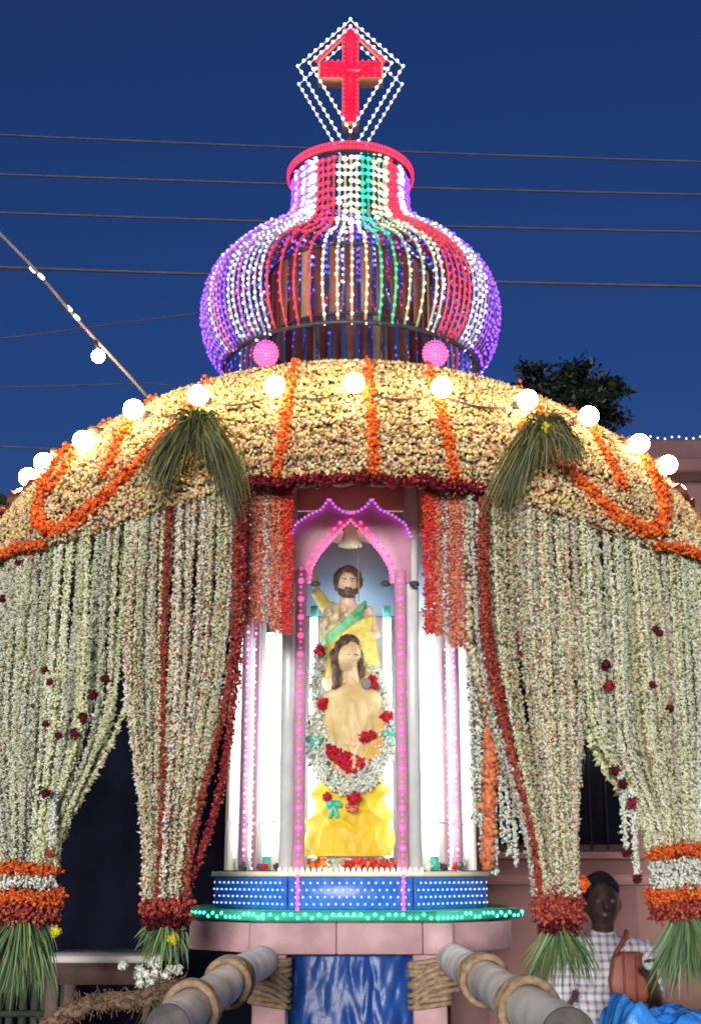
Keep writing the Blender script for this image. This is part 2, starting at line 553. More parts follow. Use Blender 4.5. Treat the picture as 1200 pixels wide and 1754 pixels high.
# ------------------------------------------------------------------ trees and dark things behind
def tree(x, y, h, cr, label, clumps, leaf, seed, cz=None, tone=1.0):
    rg = np.random.default_rng(seed)
    t = thing('tree', (x, y, GROUND), label, 'tree')
    tr = MB()
    top = h - cr * .5
    trunk = spline([(x, y, GROUND - .05), (x + .08 * h / 6, y, top * .4), (x - .05 * h / 6, y + .1, top * .8), (x, y, top)], 12)
    tr.tube(trunk, [.03 * h * (1 - .8 * i / 11) * .8 for i in range(12)], 8)
    C = []
    for i in range(clumps):
        a = rg.uniform(0, 2 * math.pi); rr = cr * math.sqrt(rg.uniform(0, 1)) * .9
        zz = top + rg.uniform(-.9, .9) * cr * .65 * math.sqrt(max(.05, 1 - (rr / cr) ** 2))
        C.append((x + rr * math.cos(a), y + rr * math.sin(a), zz))
    for c in C[:14]:
        s = trunk[rg.integers(5, 11)]
        mid = (np.asarray(s) + np.asarray(c)) / 2 + [0, 0, -.1]
        tr.tube(spline([s, mid, c], 6), [.010 * h * (1 - i / 6.5) for i in range(6)], 5)
    tr.build('trunk', M['bark'], t)
    cw = MB()
    for c in C:
        n = 200
        P = np.asarray(c) + rg.normal(size=(n, 3)) * np.array([.20, .20, .12]) * cr * .62
        d = rg.normal(size=(n, 3)); d /= np.linalg.norm(d, axis=1)[:, None]
        e = np.cross(d, rg.normal(size=(n, 3))); e /= np.linalg.norm(e, axis=1)[:, None]
        s = leaf * rg.uniform(.6, 1.3, (n, 1))
        v = np.stack([P - d * s, P + e * s * .45, P + d * s, P - e * s * .45], 1).reshape(-1, 3)
        g0 = rg.uniform(.7, 1.3, n)[:, None] * np.array([[.035, .055, .025]]) * tone
        cw.add(v, np.arange(4 * n).reshape(-1, 4), np.repeat(g0, 4, 0))
    o = cw.build('crown', M['leaf'], t, colour=True)
    return t

tree(2.62, 15.0, 7.50, .80, 'dark tree whose top shows above the right shoulder of the flower canopy', 60, .05, 3, tone=.25)
tree(-3.45, 9.2, 4.35, 1.25, 'dark bushy tree at the left edge behind the canopy', 44, .09, 5, tone=.5)

# dark hanging cloth and bamboo screen on the left
cl = MB()
nx, nz = 60, 14
vv = []
for j in range(nz):
    for i in range(nx):
        u = i / (nx - 1); x = -3.2 + u * 2.75
        f = .045 * math.sin(u * 47 + .6 * math.sin(j * .4)) + .03 * math.sin(u * 19)
        vv.append((x, 7.0 + f * (1.1 - .4 * j / nz), GROUND + .01 + 3.65 * j / (nz - 1)))
cl.add(vv, [(j * nx + i, j * nx + i + 1, (j + 1) * nx + i + 1, (j + 1) * nx + i) for j in range(nz - 1) for i in range(nx - 1)])
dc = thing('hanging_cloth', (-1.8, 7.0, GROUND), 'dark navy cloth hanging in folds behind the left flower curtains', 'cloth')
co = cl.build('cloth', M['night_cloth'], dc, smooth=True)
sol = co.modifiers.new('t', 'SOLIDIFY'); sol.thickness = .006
MB().tube([(-3.25, 7.0, 3.52), (-.42, 7.0, 3.52)], .025, 8).build('rail', M['wood_dark'], dc)
for x in (-3.2, -.45):
    MB().tube([(x, 7.06, GROUND), (x, 7.06, 3.55)], .03, 8).build('post', M['wood_dark'], dc)

fe = thing('bamboo_fence', (-1.9, 5.9, GROUND), 'dark bamboo fence at the lower left under the flower tassel', 'fence')
for i in range(26):
    x = -2.35 + i * .045
    h = 1.32 + random.uniform(-.05, .05)
    MB().tube([(x, 5.9 + random.uniform(-.012, .012), GROUND), (x + random.uniform(-.02, .02), 5.9, GROUND + h)], .017 + random.uniform(-.003, .003), 7).build('bamboo_stake', M['bamboo'], fe)
for z in (.35, .95):
    MB().tube([(-2.4, 5.875, z), (-1.2, 5.875, z + .01)], .015, 7).build('rail', M['bamboo'], fe)

tb = thing('tall_table', (-.97, 5.55, GROUND), 'tall dark wooden table with a pale top behind the left pole', 'table')
MB().box((-.97, 5.5, 1.215), (.46, .42, .028), ch=.005).build('table_top', M['table_top'], tb)
MB().box((-.97, 5.5, 1.16), (.42, .38, .078)).build('apron', M['wood_dark'], tb)
for sx in (-1, 1):
    for sy in (-1, 1):
        MB().box((-.97 + sx * .19, 5.5 + sy * .17, (1.2 + GROUND) / 2 - .02), (.05, .05, 1.2 - GROUND - .03), ch=.004).build('leg', M['wood_dark'], tb)

# ------------------------------------------------------------------ overhead cables
CABLES = [((-8, 10, 8.02), (8, 10, 7.33), .009, 'topmost brown cable across the blue sky, just under the lit cross'),
          ((-8, 10, 7.58), (8, 10, 7.06), .010, 'second cable from the top crossing behind the red ring of the dome'),
          ((-8, 10, 7.20), (8, 10, 6.71), .010, 'third cable from the top crossing behind the neck of the dome'),
          ((-8, 10, 6.68), (8, 10, 6.20), .013, 'thickest and darkest cable, crossing behind the wide part of the dome')]
for a, b, r, lab in CABLES:
    a, b = np.array(a), np.array(b)
    p = [a + (b - a) * u - np.array([0, 0, .10 * 4 * u * (1 - u) - .07]) for u in np.linspace(0, 1, 24)]
    tag(MB().tube(p, r, 6).build('overhead_cable', M['cable']), lab, 'cable', 'cables across the sky')
tag(MB().tube([(-6, 11, 5.95), (-2.9, 11, 6.33), (.35, 11, 6.8)], .007, 5).build('overhead_cable', M['cable']), 'faint thin cable slanting up from the left edge to the dome', 'cable', 'cables across the sky')
tag(MB().tube([(-6, 12, 6.10), (-2, 12, 6.24), (8, 12, 5.0)], .008, 5).build('overhead_cable', M['cable']), 'faint cable at the left just above the canopy top', 'cable', 'cables across the sky')
tag(MB().tube([(-7, 12, 5.75), (-2.8, 12, 5.54), (3, 12, 5.3)], .010, 5).build('overhead_cable', M['cable']), 'lowest cable, short stretch at the left beside the canopy bulbs', 'cable', 'cables across the sky')

# ------------------------------------------------------------------ flower canopy
CY = 5.0
def surf(th, k, push=0.0):
    """canopy skin: th degrees round from the front, k 0 top .. 1 lower edge, k < 0 the shallow inner roof"""
    a = R(th)
    ct = math.cos(a)
    zt = 3.03 + .22 * ct * ct
    zm = 3.068 - .075 * (1 - ct * ct)
    ze = float(np.interp(abs((th + 180) % 360 - 180), [0, 13, 25, 35, 45, 60, 75, 90, 180], [2.79, 2.78, 2.72, 2.665, 2.635, 2.65, 2.66, 2.66, 2.79]))
    if k < 0:
        u = -k
        rx, ry, z = 1.15 + (.52 - 1.15) * u, .85 + (.52 - .85) * u, zt + (3.34 - zt) * u
    else:
        q = lambda A, B, C: A * (k - .4) * (k - 1) / .4 + B * k * (k - 1) / -.24 + C * k * (k - .4) / .6
        rx, ry, z = q(1.15, 1.25, 1.47), q(.85, .93, .97), q(zt, zm, ze)
    return np.array([(rx + push) * math.sin(a), CY - (ry + push) * ct, z])

canopy = thing('flower_canopy', (0, CY, 2.7), 'wide round canopy roof covered in cream blossoms and ringed with lit bulbs', 'canopy')
sh = MB()
ks = [-1, -.6, -.3, -.1, 0, .12, .25, .4, .55, .7, .85, 1.0]
NT = 96
vv = [surf(360 * i / NT, k, -.012) for k in ks for i in range(NT)]
sh.add(vv, [(j * NT + i, j * NT + (i + 1) % NT, (j + 1) * NT + (i + 1) % NT, (j + 1) * NT + i) for j in range(len(ks) - 1) for i in range(NT)])
M['shell'] = mat('canopy_cloth', (.16, .09, .06), (.24, .14, .09), 30, .9)
so = sh.build('roof_shell', M['shell'], canopy, smooth=True)
# soffit: salmon cloth ceiling under the canopy
sf = MB()
vv = [(1.40 * k * math.sin(R(360 * i / NT)), CY - .93 * k * math.cos(R(360 * i / NT)), 2.93 + .02 * math.sin(i * 1.9) * k) for k in (.25, .5, .75, .98) for i in range(NT)]
sf.add(vv, [(j * NT + i, j * NT + (i + 1) % NT, (j + 1) * NT + (i + 1) % NT, (j + 1) * NT + i) for j in range(3) for i in range(NT)])
sf.build('ceiling_cloth', M['salmon'], canopy, smooth=True)
fl = MB()
n = 64000
th = RNG.uniform(0, 360, n)
front = RNG.uniform(size=n) < .72
th[front] = RNG.uniform(-112, 112, front.sum())
rows = 34
row = RNG.integers(0, rows, n)
kk = -.18 + 1.18 * (row + .5 + RNG.normal(0, .48, n)) / rows + .010 * np.sin(np.radians(th) * 9 + row * 1.7)
P = np.array([surf(t, k, .004 + RNG.uniform(-.006, .012)) for t, k in zip(th, np.clip(kk, -.2, 1.01))])
patch = 1 + .10 * np.sin(np.radians(th) * 13 + row * .45) + .08 * np.sin(np.radians(th) * 5 - row * .9) + RNG.normal(0, .035, rows)[row]
cols = np.clip(pick(ROOF, n) * patch[:, None] * np.stack([np.ones(n), 1 + .05 * np.sin(row * 2.1), 1 + .14 * np.sin(row * 1.3 + np.radians(th) * 4)], 1), 0, .9)
fl.blobs(P, RNG.uniform(.0045, .0095, n), cols, 1.3)
tag(fl.build('blossom_cover', M['flower'], canopy, colour=True), kind='stuff')
def on_canopy(name, path, r, pal, k=6, step=.009):
    pts = [surf(t, kk_, .018) for t, kk_ in path]
    mb = strand(MB(), spline(pts, 40), r, pal, step, k * 2, .40, .9)
    return mb.build(name, M['flower'], canopy, colour=True)
for t in (-9.6, 2.9, 13.6):
    on_canopy('marigold_stripe', [(t, -.05), (t, .3), (t + .2, .65), (t, .97)], .021, MARIGOLD)
for t, b in ((-26, .5), (-38, .72), (-50, .72), (32, .55), (43, .75), (56, .72), (80, .8), (-80, .8), (110, .8), (-110, .8), (140, .9), (170, .9), (-140, .9), (-165, .9)):
    on_canopy('marigold_stripe', [(t, -.05), (t, .3), (t, b * .7), (t * 1.005, b)], .023, MARIGOLD)
for s in (-1, 1):
    on_canopy('marigold_swag', [(s * 57, .32), (s * 55, .62), (s * 50, .88), (s * 44, .95), (s * 38, .90), (s * 32, .72), (s * 27, .5)], .026, MARIGOLD, 7)
    on_canopy('marigold_hem', [(s * 46, 1.0), (s * 52, 1.0), (s * 60, 1.02), (s * 70, 1.0), (s * 85, 1.0), (s * 100, 1.0)], .020, MARIGOLD)
hem = MB()
strand(hem, [surf(t, 1.0, .012) + np.array([0, 0, .006 * math.sin(t * .9)]) for t in np.linspace(-14.5, 17, 60)], .020, DARKROSE + CRIMSON, .007, 12, .40, .8)
hem.build('rose_hem', M['flower'], canopy, colour=True)
BULBS = [0.5, 13.5, 27.5, 39.5, 53, 65.5, 84, -11.2, -23.2, -35.0, -46.5, -59.5, -68.5, -82, 108, 132, 156, 180, -108, -132, -156]
for t in BULBS:
    c = surf(t, .30, .085)
    base = surf(t, .30, .0)
    d = Vector(c - base).normalized()
    if abs(t) > 40:
        c = c + np.array([0, 0, -.02 - (.03 if t < 0 else 0)])
    b = MB().ball(c, .035, 16, 10).build('bulb', M['bulb'], canopy, smooth=True)
    put(MB().tube([base, tuple(Vector(base) + d * .06)], .016, 8).build('socket', M['dark_metal']), canopy)

bw_ = MB()
order = sorted(BULBS)
for t0_, t1_ in zip(order, order[1:] + [order[0] + 360]):
    bw_.tube([surf(t0_ + (t1_ - t0_) * u, .30 + .08 * math.sin(math.pi * u), .024) for u in np.linspace(0, 1, 9)], .0035, 5)
bw_.build('bulb_wire', M['dark_metal'], canopy)

# ------------------------------------------------------------------ dome of light strings
dome = thing('light_dome', (0, CY, 3.30), 'onion shaped dome of coloured light strings on the canopy top', 'dome')
PROF = [(.520, 3.545), (.575, 3.61), (.610, 3.70), (.622, 3.79), (.615, 3.87), (.585, 3.96), (.530, 4.04), (.44, 4.14), (.345, 4.205), (.275, 4.245), (.250, 4.29), (.246, 4.36), (.247, 4.445)]
PROF_F = [(.520, 3.545), (.556, 3.62), (.572, 3.70), (.565, 3.78), (.535, 3.86), (.47, 3.94), (.385, 4.00), (.315, 4.045), (.268, 4.10), (.250, 4.18), (.246, 4.31), (.247, 4.445)]
prof_s = spline([(r, 0, z) for r, z in PROF], 64)
prof_f = spline([(r, 0, z) for r, z in PROF_F], 64)
def rib_colour(phi):
    s = math.sin(phi)
    if math.cos(phi) > -.15:
        for lim, c in ((-.93, 'violet'), (-.72, 'violet2'), (-.55, 'lilac'), (-.27, 'red'), (.12, 'cream'), (.33, 'green'), (.50, 'lime'), (.62, 'cream'), (.80, 'red'), (.90, 'lilac'), (2, 'violet')):
            if s < lim:
                return c
    return None
NR = 64
angles = [2 * math.pi * i / NR + .01 for i in range(NR)]
angles += [a + math.pi / NR for a in angles if abs(math.sin(a)) > .55]
for i, phi in enumerate(angles):
    if phi > math.pi: phi -= 2 * math.pi
    d = np.array([math.sin(phi), -math.cos(phi), 0])
    wf = math.cos(phi) ** 2
    pts = np.array([d * (p[0] * (1 - wf) + q_[0] * wf) + np.array([0, CY, p[2] * (1 - wf) + q_[2] * wf]) for p, q_ in zip(prof_s, prof_f)])
    c = rib_colour(phi)
    if c is None:
        c = ('blue', 'violet', 'rose', 'lilac', 'blue', 'rose')[i % 6]
    if c == 'violet2':
        c = ('violet', 'lilac', 'purple')[i % 3]
    rb = MB().tube(pts[::2], .0058, 6).build('rib', M['wire_' + c], dome, smooth=True)
    lp = resample(pts, .034 if c in ('cream', 'green', 'lime', 'red') else .028)
    lb = MB()
    for p in lp:
        if random.random() < .035: continue          # a dead lamp
        p = p + np.array([random.gauss(0, .0018), random.gauss(0, .0018), random.gauss(0, .004)])
        neck = p[2] > 4.24 - .15 * wf
        q_ = Matrix.Rotation(phi, 3, 'Z')
        lb.ball(p + d * .004, .0062 if not neck else .0088, 7, 5, sc=(1, 1, 1.1) if not neck else (1.5, .8, 1.0), rot=q_)
    put(tag(lb.build('led_string', M['led_' + c]), kind='stuff'), rb)
for z, r, t in ((3.545, .522, .010), (4.40, .243, .004)):
    MB().ring((0, CY, z), r, r, t, 64, 8).build('hoop', M['dark_metal'], dome)
rr = MB().ring((0, CY, 4.452), .252, .252, .017, 64, 8).build('red_ring', M['dark_metal'], dome)
lb = MB()
for i in range(110):
    a = 2 * math.pi * i / 110
    for dz in (-.006, .014):
        lb.ball((.268 * math.sin(a), CY - .268 * math.cos(a), 4.455 + dz), .0085, 6, 4)
put(tag(lb.build('led_string', M['led_red']), kind='stuff'), rr)
# inner drum of dark slats
for i in range(34):
    a = 2 * math.pi * i / 34
    MB().box((.338 * math.sin(a), CY - .338 * math.cos(a), 3.815), (.044, .006, .30), rz=a, ch=.002).build('drum_slat', M[('slat', 'slat_brown', 'slat', 'slat', 'slat', 'slat_brown', 'slat', 'slat_tan')[i % 8]], dome)
for z in (3.665, 3.965):
    MB().ring((0, CY, z), .345, .345, .006, 64, 6).build('drum_hoop', M['dark_metal'], dome)
for i in range(8):
    a = 2 * math.pi * i / 8 + .39
    MB().tube([(.3 * math.sin(a), CY - .3 * math.cos(a), 3.33), (.34 * math.sin(a), CY - .34 * math.cos(a), 3.67)], .008, 6).build('drum_leg', M['dark_metal'], dome)
for i in range(12):
    a = 2 * math.pi * (i + .5) / 12
    MB().tube([(.52 * math.sin(a), CY - .52 * math.cos(a), 3.30), (.522 * math.sin(a), CY - .522 * math.cos(a), 3.545)], .006, 6).build('dome_post', M['dark_metal'], dome)
# two pink light rosettes at the dome foot
for s in (-1, 1):
    cx, cy, cz = s * .325, 4.60, 3.465
    ro = thing('light_rosette', (cx, cy, 3.40), ('left' if s < 0 else 'right') + ' pink light rosette standing at the foot of the dome', 'light')
    MB().lathe([(.048, 0), (.048, .012)], (cx, cy + .012, cz), 20, (0, -1, 0)).build('disc', M['arch_pink'], ro)
    lb = MB()
    for k in range(1, 5):
        for j in range(6 * k):
            a = 2 * math.pi * j / (6 * k)
            lb.ball((cx + .0115 * k * math.cos(a), cy - .006, cz + .0115 * k * math.sin(a) * 1.15), .005, 6, 4)
    tag(lb.build('led_cluster', M['led_pink'], ro), kind='stuff')
    MB().tube([(cx, cy + .006, 3.24), (cx, cy + .006, cz)], .006, 6).build('stem', M['dark_metal'], ro)

# ------------------------------------------------------------------ cross in its kite frame
cross = thing('cross_finial', (0, CY, 4.46), 'red lit cross inside a double kite frame of white lights at the very top', 'cross')
def kite(y, sc, dz, name, led):
    C = np.array([0, y, 4.95 + dz])
    pts = [C + np.array([x * sc, 0, z * sc]) for x, z in ((0, .258), (.232, .018), (0, -.42), (-.232, .018))]
    k = MB().tube(pts, .004, 6, closed=True).build(name, M['steel'], cross)
    lb = MB()
    for i in range(4):
        for p in resample([pts[i], pts[(i + 1) % 4]], .031)[:-1]:
            lb.ball(p + np.array([0, -.006, 0]), .0072, 7, 5)
    put(tag(lb.build('led_string', M['led_' + led]), kind='stuff'), k)
kite(4.93, 1.0, .0, 'outer_frame', 'white')
kite(4.93, .78, .02, 'inner_frame', 'white')
kite(5.05, 1.0, -.01, 'rear_frame', 'lilac')
M['cross_red'] = emat('red_lit_cross', (1.0, .004, .03), .85)
M['cross_board'] = mat('pale_cross_board', (.48, .25, .15), (.58, .33, .20), 12, .6)
cz = 4.97
out = [(-.037, 4.70), (.037, 4.70), (.037, 4.925), (.145, 4.925), (.145, 5.0), (.037, 5.0), (.037, 5.17), (-.037, 5.17), (-.037, 5.0), (-.145, 5.0), (-.145, 4.925), (-.037, 4.925)]
MB().extrude(out, 4.945, 5.025).build('cross_body', M['cross_board'], cross)
inn = [(x * .93, 4.935 + (z - 4.935) * .985) for x, z in out]
MB().extrude(inn, 4.935, 4.9445).build('lit_face', M['cross_red'], cross)
lb = MB()
for i in range(12):
    for p in resample([(inn[i][0] * .8, 4.932, inn[i][1]), (inn[(i + 1) % 12][0] * .8, 4.932, inn[(i + 1) % 12][1])], .02)[:-1]:
        lb.ball(p, .006, 6, 4)
tag(lb.build('led_string', M['led_red'], cross), kind='stuff')
for s in (-1, 1):
    st = MB().tube([(s * .145, 4.95, 5.0), (s * .02, 4.95, 5.14)], .006, 6).build('brace', M['cross_board'], cross)
    lb = MB()
    for p in resample([(s * .15, 4.94, 5.005), (s * .02, 4.94, 5.15)], .016):
        lb.ball(p, .0075, 6, 4)
    put(tag(lb.build('led_string', M['led_red']), kind='stuff'), st)
MB().tube([(0, 5.0, 4.43), (0, 5.0, 4.72)], .012, 8).build('mast', M['dark_metal'], cross)
for a in (0, math.pi / 2):
    MB().tube([(-.25 * math.cos(a), CY - .25 * math.sin(a), 4.45), (.25 * math.cos(a), CY + .25 * math.sin(a), 4.45)], .007, 6).build('foot_bar', M['dark_metal'], cross)

# ------------------------------------------------------------------ platform that carries the shrine
def octo(ap, hs, inset=0):
    """octagon with apothem ap and half front side hs"""
    q = ap
    return [(x, CY + y) for x, y in ((-hs, -q), (hs, -q), (q, -hs), (q, hs), (hs, q), (-hs, q), (-q, hs), (-q, -hs))]
plat = thing('platform', (0, CY, GROUND), 'pink wooden platform with rope bound legs under the shrine', 'platform')
MB().prism(octo(.562, .266), 1.385, 1.402).build('deck', M['pink_paint'], plat)
for (x0, x1, nm) in ((-.33, -.047, 0), (-.045, .235, 1), (.237, .335, 2)):
    MB().box(((x0 + x1) / 2, 4.435, 1.335), (x1 - x0, .04, .098), ch=.003).build('front_board', M['pink_paint'], plat)
for s in (-1, 1):
    MB().box((s * .438, 4.585, 1.335), (.30, .03, .094), rz=s * R(44), ch=.003).build('side_board', M['pink_paint'], plat)
    MB().box((s * .548, 5.0, 1.335), (.03, .56, .094), ch=.003).build('side_board', M['pink_paint'], plat)
MB().box((0, 5.545, 1.335), (.8, .03, .094), ch=.003).build('rear_board', M['pink_paint'], plat)
for s in (-1, 1):
    for y in (4.49, 5.4):
        x = s * .262 - .003
        MB().box((x, y, (1.284 + GROUND) / 2), (.11, .10, 1.284 - GROUND), ch=.006).build('leg', M['pink_paint'], plat)
        if y < 5:
            for j in range(9):
                z = 1.262 - j * .0165 + random.uniform(-.003, .003)
                hw, hd = .066, .061
                pts = []
                tilt = random.uniform(-.012, .012)
                for a in np.linspace(0, 2 * math.pi, 20, endpoint=False):
                    ca, sa = math.cos(a), math.sin(a)
                    m_ = max(abs(ca) , abs(sa)) ** .8
                    pts.append((x + hw * ca / m_, y + hd * sa / m_, z + tilt * ca))
                MB().tube(pts, .0085, 6, closed=True).build('rope_turn', M['rope'], plat)
# crossed lashings between leg and pole
for s in (-1, 1):
    for j in range(5):
        z0 = 1.25 - j * .02
        MB().tube(spline([(s * .20, 4.435, z0 - .05), (s * .262, 4.415, z0 - .01), (s * .33, 4.43, z0 + .005), (s * .40, 4.46, z0 + .01)], 10), .008, 6).build('lashing', M['rope'], plat)

# green edge strip round the deck
led = thing('ledge', (0, CY, 1.402), 'green ledge with mint light strip under the blue plinth', 'ledge')
oc = octo(.588, .28)
MB().prism(octo(.574, .272), 1.404, 1.420).build('ledge_board', M['green_edge'], led)
cn = [(x, y, 1.404) for x, y in oc]
for i in range(8):
    a, b = cn[i], cn[(i + 1) % 8]
    MB().tube([a, b], .016, 8).build('light_tube', M['green_edge'], led)
    lb = MB()
    for p in resample([a, b], .021):
        o_ = np.array([p[0], p[1] - CY, 0]); o_ = o_ / np.linalg.norm(o_)
        lb.ball(p + o_ * .014 + np.array([0, 0, random.choice((-.004, .006))]), .0065, 6, 4)
    tag(lb.build('led_string', M['led_mint'], led), kind='stuff')

# ------------------------------------------------------------------ shrine: blue plinth, pillars, arch
shrine = thing('shrine', (0, CY, 1.42), 'octagonal lit shrine with blue plinth, pink lit pillars and cusped arch', 'shrine')
PA, PH = .485, .215
po = octo(PA, PH)
MB().prism(octo(PA - .02, PH - .008), 1.421, 1.528).build('plinth_core', M['blue_panel'], shrine)
for i in range(8):
    a, b = np.array(po[i]), np.array(po[(i + 1) % 8])
    mid = (a + b) / 2; L = np.linalg.norm(b - a) - .012
    d = (b - a) / np.linalg.norm(b - a); nrm = np.array([d[1], -d[0]])
    ang = math.atan2(d[1], d[0])
    pn = MB().box((mid[0] - nrm[0] * .006, mid[1] - nrm[1] * .006, 1.475), (L, .012, .104), rz=ang, ch=.002).build('plinth_panel', M['blue_panel'], shrine)
    lb = MB()
    nc = int(L / .024)
    for r_ in range(4):
        for j in range(nc):
            u = (j + .5 + (.5 if r_ % 2 else 0)) / nc - .5
            if abs(u) > .48: continue
            p = mid + d * u * L + nrm * .003
            lb.ball((p[0], p[1], 1.440 + r_ * .023), .0036, 6, 4)
    put(tag(lb.build('led_dots', M['led_blue2']), kind='stuff'), pn)
MB().prism(octo(PA + .012, PH + .005), 1.530, 1.546).build('plinth_top', M['cream'], shrine)
lb = MB()
for j in range(26):
    x = -.24 + j * .0192
    lb.ball((x, CY - PA - .010, 1.548), .0055, 6, 5, sc=(1, 1, 2.0))
tag(lb.build('rim_lights', M['led_warm'], shrine), kind='stuff')

def pillar(x, y, ztop, led_col, r=.020, led_r=.0095, z0=1.546, face=(0, -1, 0)):
    pl = MB().box((x, y, (z0 + ztop) / 2), (2 * r, 2 * r, ztop - z0), ch=.004).build('pillar', M['pillar_mauve'], shrine)
    lb = MB()
    f = np.array(face)
    for j, p in enumerate(resample([(x, y, z0 + .01), (x, y, ztop)], .0215)):
        big = (j % 3 == 0)
        lb.ball(p + f * (r + .003), led_r * (1.05 if big else .42), 7, 5, sc=(1.2, .5, 1.15))
    put(tag(lb.build('led_string', M['led_' + led_col]), kind='stuff'), pl)
    return pl
for s in (-1, 1):
    pillar(s * .178, CY - PA + .03, 2.60, 'rose')
    pillar(s * .385, 4.80, 2.90, 'post', r=.017, led_r=.005)
    pillar(s * .385, 5.2, 2.90, 'post', r=.017, led_r=.005)
    MB().tube([(s * .222, 4.585, 1.546), (s * .222, 4.585, 2.92)], .026, 14).build('pipe', M['steel'], shrine, smooth=True)
    # light strip running down over the plinth front
    lb = MB()
    for j in range(7):
        lb.ball((s * .178, CY - PA - .012, 1.53 - j * .0175), .0075, 7, 5)
    tag(lb.build('led_drop', M['led_pink'], shrine), kind='stuff')
    MB().tube([(s * .178, CY - PA - .004, 1.545), (s * .178, CY - PA - .004, 1.42)], .004, 5).build('drop_cord', M['arch_pink'], shrine)
    for z in (2.545,):
        for dx in (-.052, .052):
            MB().ball((s * .178 + dx, CY - PA + .015, z), .0125, 8, 6, sc=(1.5, 1, 1)).build('clamp', M['dark_metal'], shrine)

def zx(px, py):       # arch drawing units to metres on the front plane of the shrine
    return ((px - 600) * .00212, 2.866 - (py - 850) * .002185)
AR = [(497, 992), (496, 915), (506, 892), (528, 877), (550, 867), (563, 848), (573, 862), (588, 872), (601, 874), (601, 886), (590, 895), (575, 912), (560, 930), (548, 944), (540, 958), (533, 972), (531, 992)]
for s in (-1, 1):
    o2 = [zx(x, y) for x, y in AR]
    o2 = [(s * -x, z) for x, z in o2]
    if s < 0:
        o2 = [(-x, z) for x, z in [zx(a, b) for a, b in AR]]
        o2 = o2[::-1]
    else:
        o2 = [zx(a, b) for a, b in AR]
    ar = MB().extrude(o2, 4.545, 4.565).build('arch_panel', M['arch_pink'], shrine)
    lo = [zx(a, b) for a, b in AR]
    sg = 1 if s > 0 else -1
    lb = MB()
    for p in resample([(sg * x, 4.54, z) for x, z in lo[1:9]], .0150):
        lb.ball(p, .0058, 6, 4)
    put(tag(lb.build('led_string', M['led_purple']), kind='stuff'), ar)
    lb = MB()
    for p in resample([(sg * x, 4.54, z) for x, z in lo[9:]], .0150):
        lb.ball(p, .0052, 6, 4)
    for p in resample([(sg * (x - .016), 4.54, z + .010) for x, z in lo[10:]], .026):
        lb.ball(p, .0070, 6, 4)
    put(tag(lb.build('led_string', M['led_pink']), kind='stuff'), ar)
# pink header board over the arch, salmon sides
MB().box((0, 4.60, 2.892), (.60, .02, .11), ch=.003).build('header_board', M['salmon'], shrine)
for s in (-1, 1):
    MB().box((s * .30, 4.62, 2.84), (.12, .015, .19), rz=s * .5, ch=.003).build('header_side', M['salmon'], shrine)
# white reflector walls behind the statue
for i, (x0, y0, x1, y1) in enumerate(((-.46, 4.92, -.44, 5.20), (-.44, 5.21, -.20, 5.44), (-.19, 5.45, .19, 5.45), (.20, 5.44, .44, 5.21), (.44, 5.20, .46, 4.92))):
    a, b = np.array((x0, y0)), np.array((x1, y1)); mid = (a + b) / 2
    L = np.linalg.norm(b - a); ang = math.atan2(*(b - a)[::-1])
    MB().box((mid[0], mid[1], 2.075), (L, .012, 1.05), rz=ang).build('white_wall', M['white'], shrine)
    MB().box((mid[0], mid[1], 2.77), (L, .012, .33), rz=ang).build('blue_wall', M['skyblue'], shrine)
for s in (-1, 1):
    for y, z in ((4.70, 1.72), ):
        MB().tube([(s * .225, 4.60, z), (s * .385, 4.80, z - .01)], .003, 5).build('tie_wire', M['steel'], shrine)
        MB().tube([(s * .385, 4.80, z - .01), (s * .45, 5.0, z)], .003, 5).build('tie_wire', M['steel'], shrine)
# hanging cream lamp shade under the arch crown
pd = thing('pendant', (0, 4.72, 2.80), 'small cream bell shaped pendant hanging under the arch crown', 'pendant')
MB().lathe([(.004, .085), (.018, .08), (.028, .05), (.036, .02), (.046, 0)], (0, 4.72, 2.735), 16).build('shade', M['cream'], pd, smooth=True)
MB().tube([(0, 4.72, 2.81), (0, 4.72, 2.93)], .003, 5).build('cord', M['dark_metal'], pd)
MB().tube([(.03, 4.72, 2.74), (.031, 4.73, 2.52)], .002, 4).build('pull_cord', M['rope'], pd)

# tube lights standing inside the shrine
TUBES = [(-.298, 4.73, 'outer left'), (-.40, 5.08, 'far left'), (.298, 4.73, 'outer right'), (.40, 5.08, 'far right'), (-.152, 5.26, 'inner left'), (.152, 5.26, 'inner right')]
for x, y, nm in TUBES:
    lab = {'outer left': 'white tube light between the left pink posts, nearer the statue', 'far left': 'white tube light close to the left wall of the shrine',
           'outer right': 'white tube light between the right pink posts, nearer the statue', 'far right': 'white tube light close to the right wall of the shrine',
           'inner left': 'white tube light behind the left side of the statue', 'inner right': 'white tube light behind the right side of the statue'}[nm]
    t = thing('tube_light', (x, y, 1.56), lab, 'tube light', 'tube lights in the shrine')
    top = 2.56 if 'inner' in nm else 2.40
    MB().tube([(x, y, 1.60), (x, y, top)], .013, 12).build('tube', M['tube'], t, smooth=True)
    for z in (1.575, top + .025):
        MB().tube([(x, y, z - .025), (x, y, z + .025)], .015, 12).build('end_cap', M['teal'], t)
    MB().box((x, y + .028, (1.55 + top + .05) / 2), (.035, .018, top - 1.5), ch=.003).build('batten', M['white'], t)

# ------------------------------------------------------------------ statue
SY = 4.84
statue = thing('statue', (0, SY, 1.548), 'painted statue of a bearded figure with green sash above a lower cream figure', 'statue')
ped = MB().lathe([(.10, 0), (.10, .04), (.085, .05), (.085, .22)], (0, SY + .02, 1.548), 20).build('pedestal', M['white'], statue)
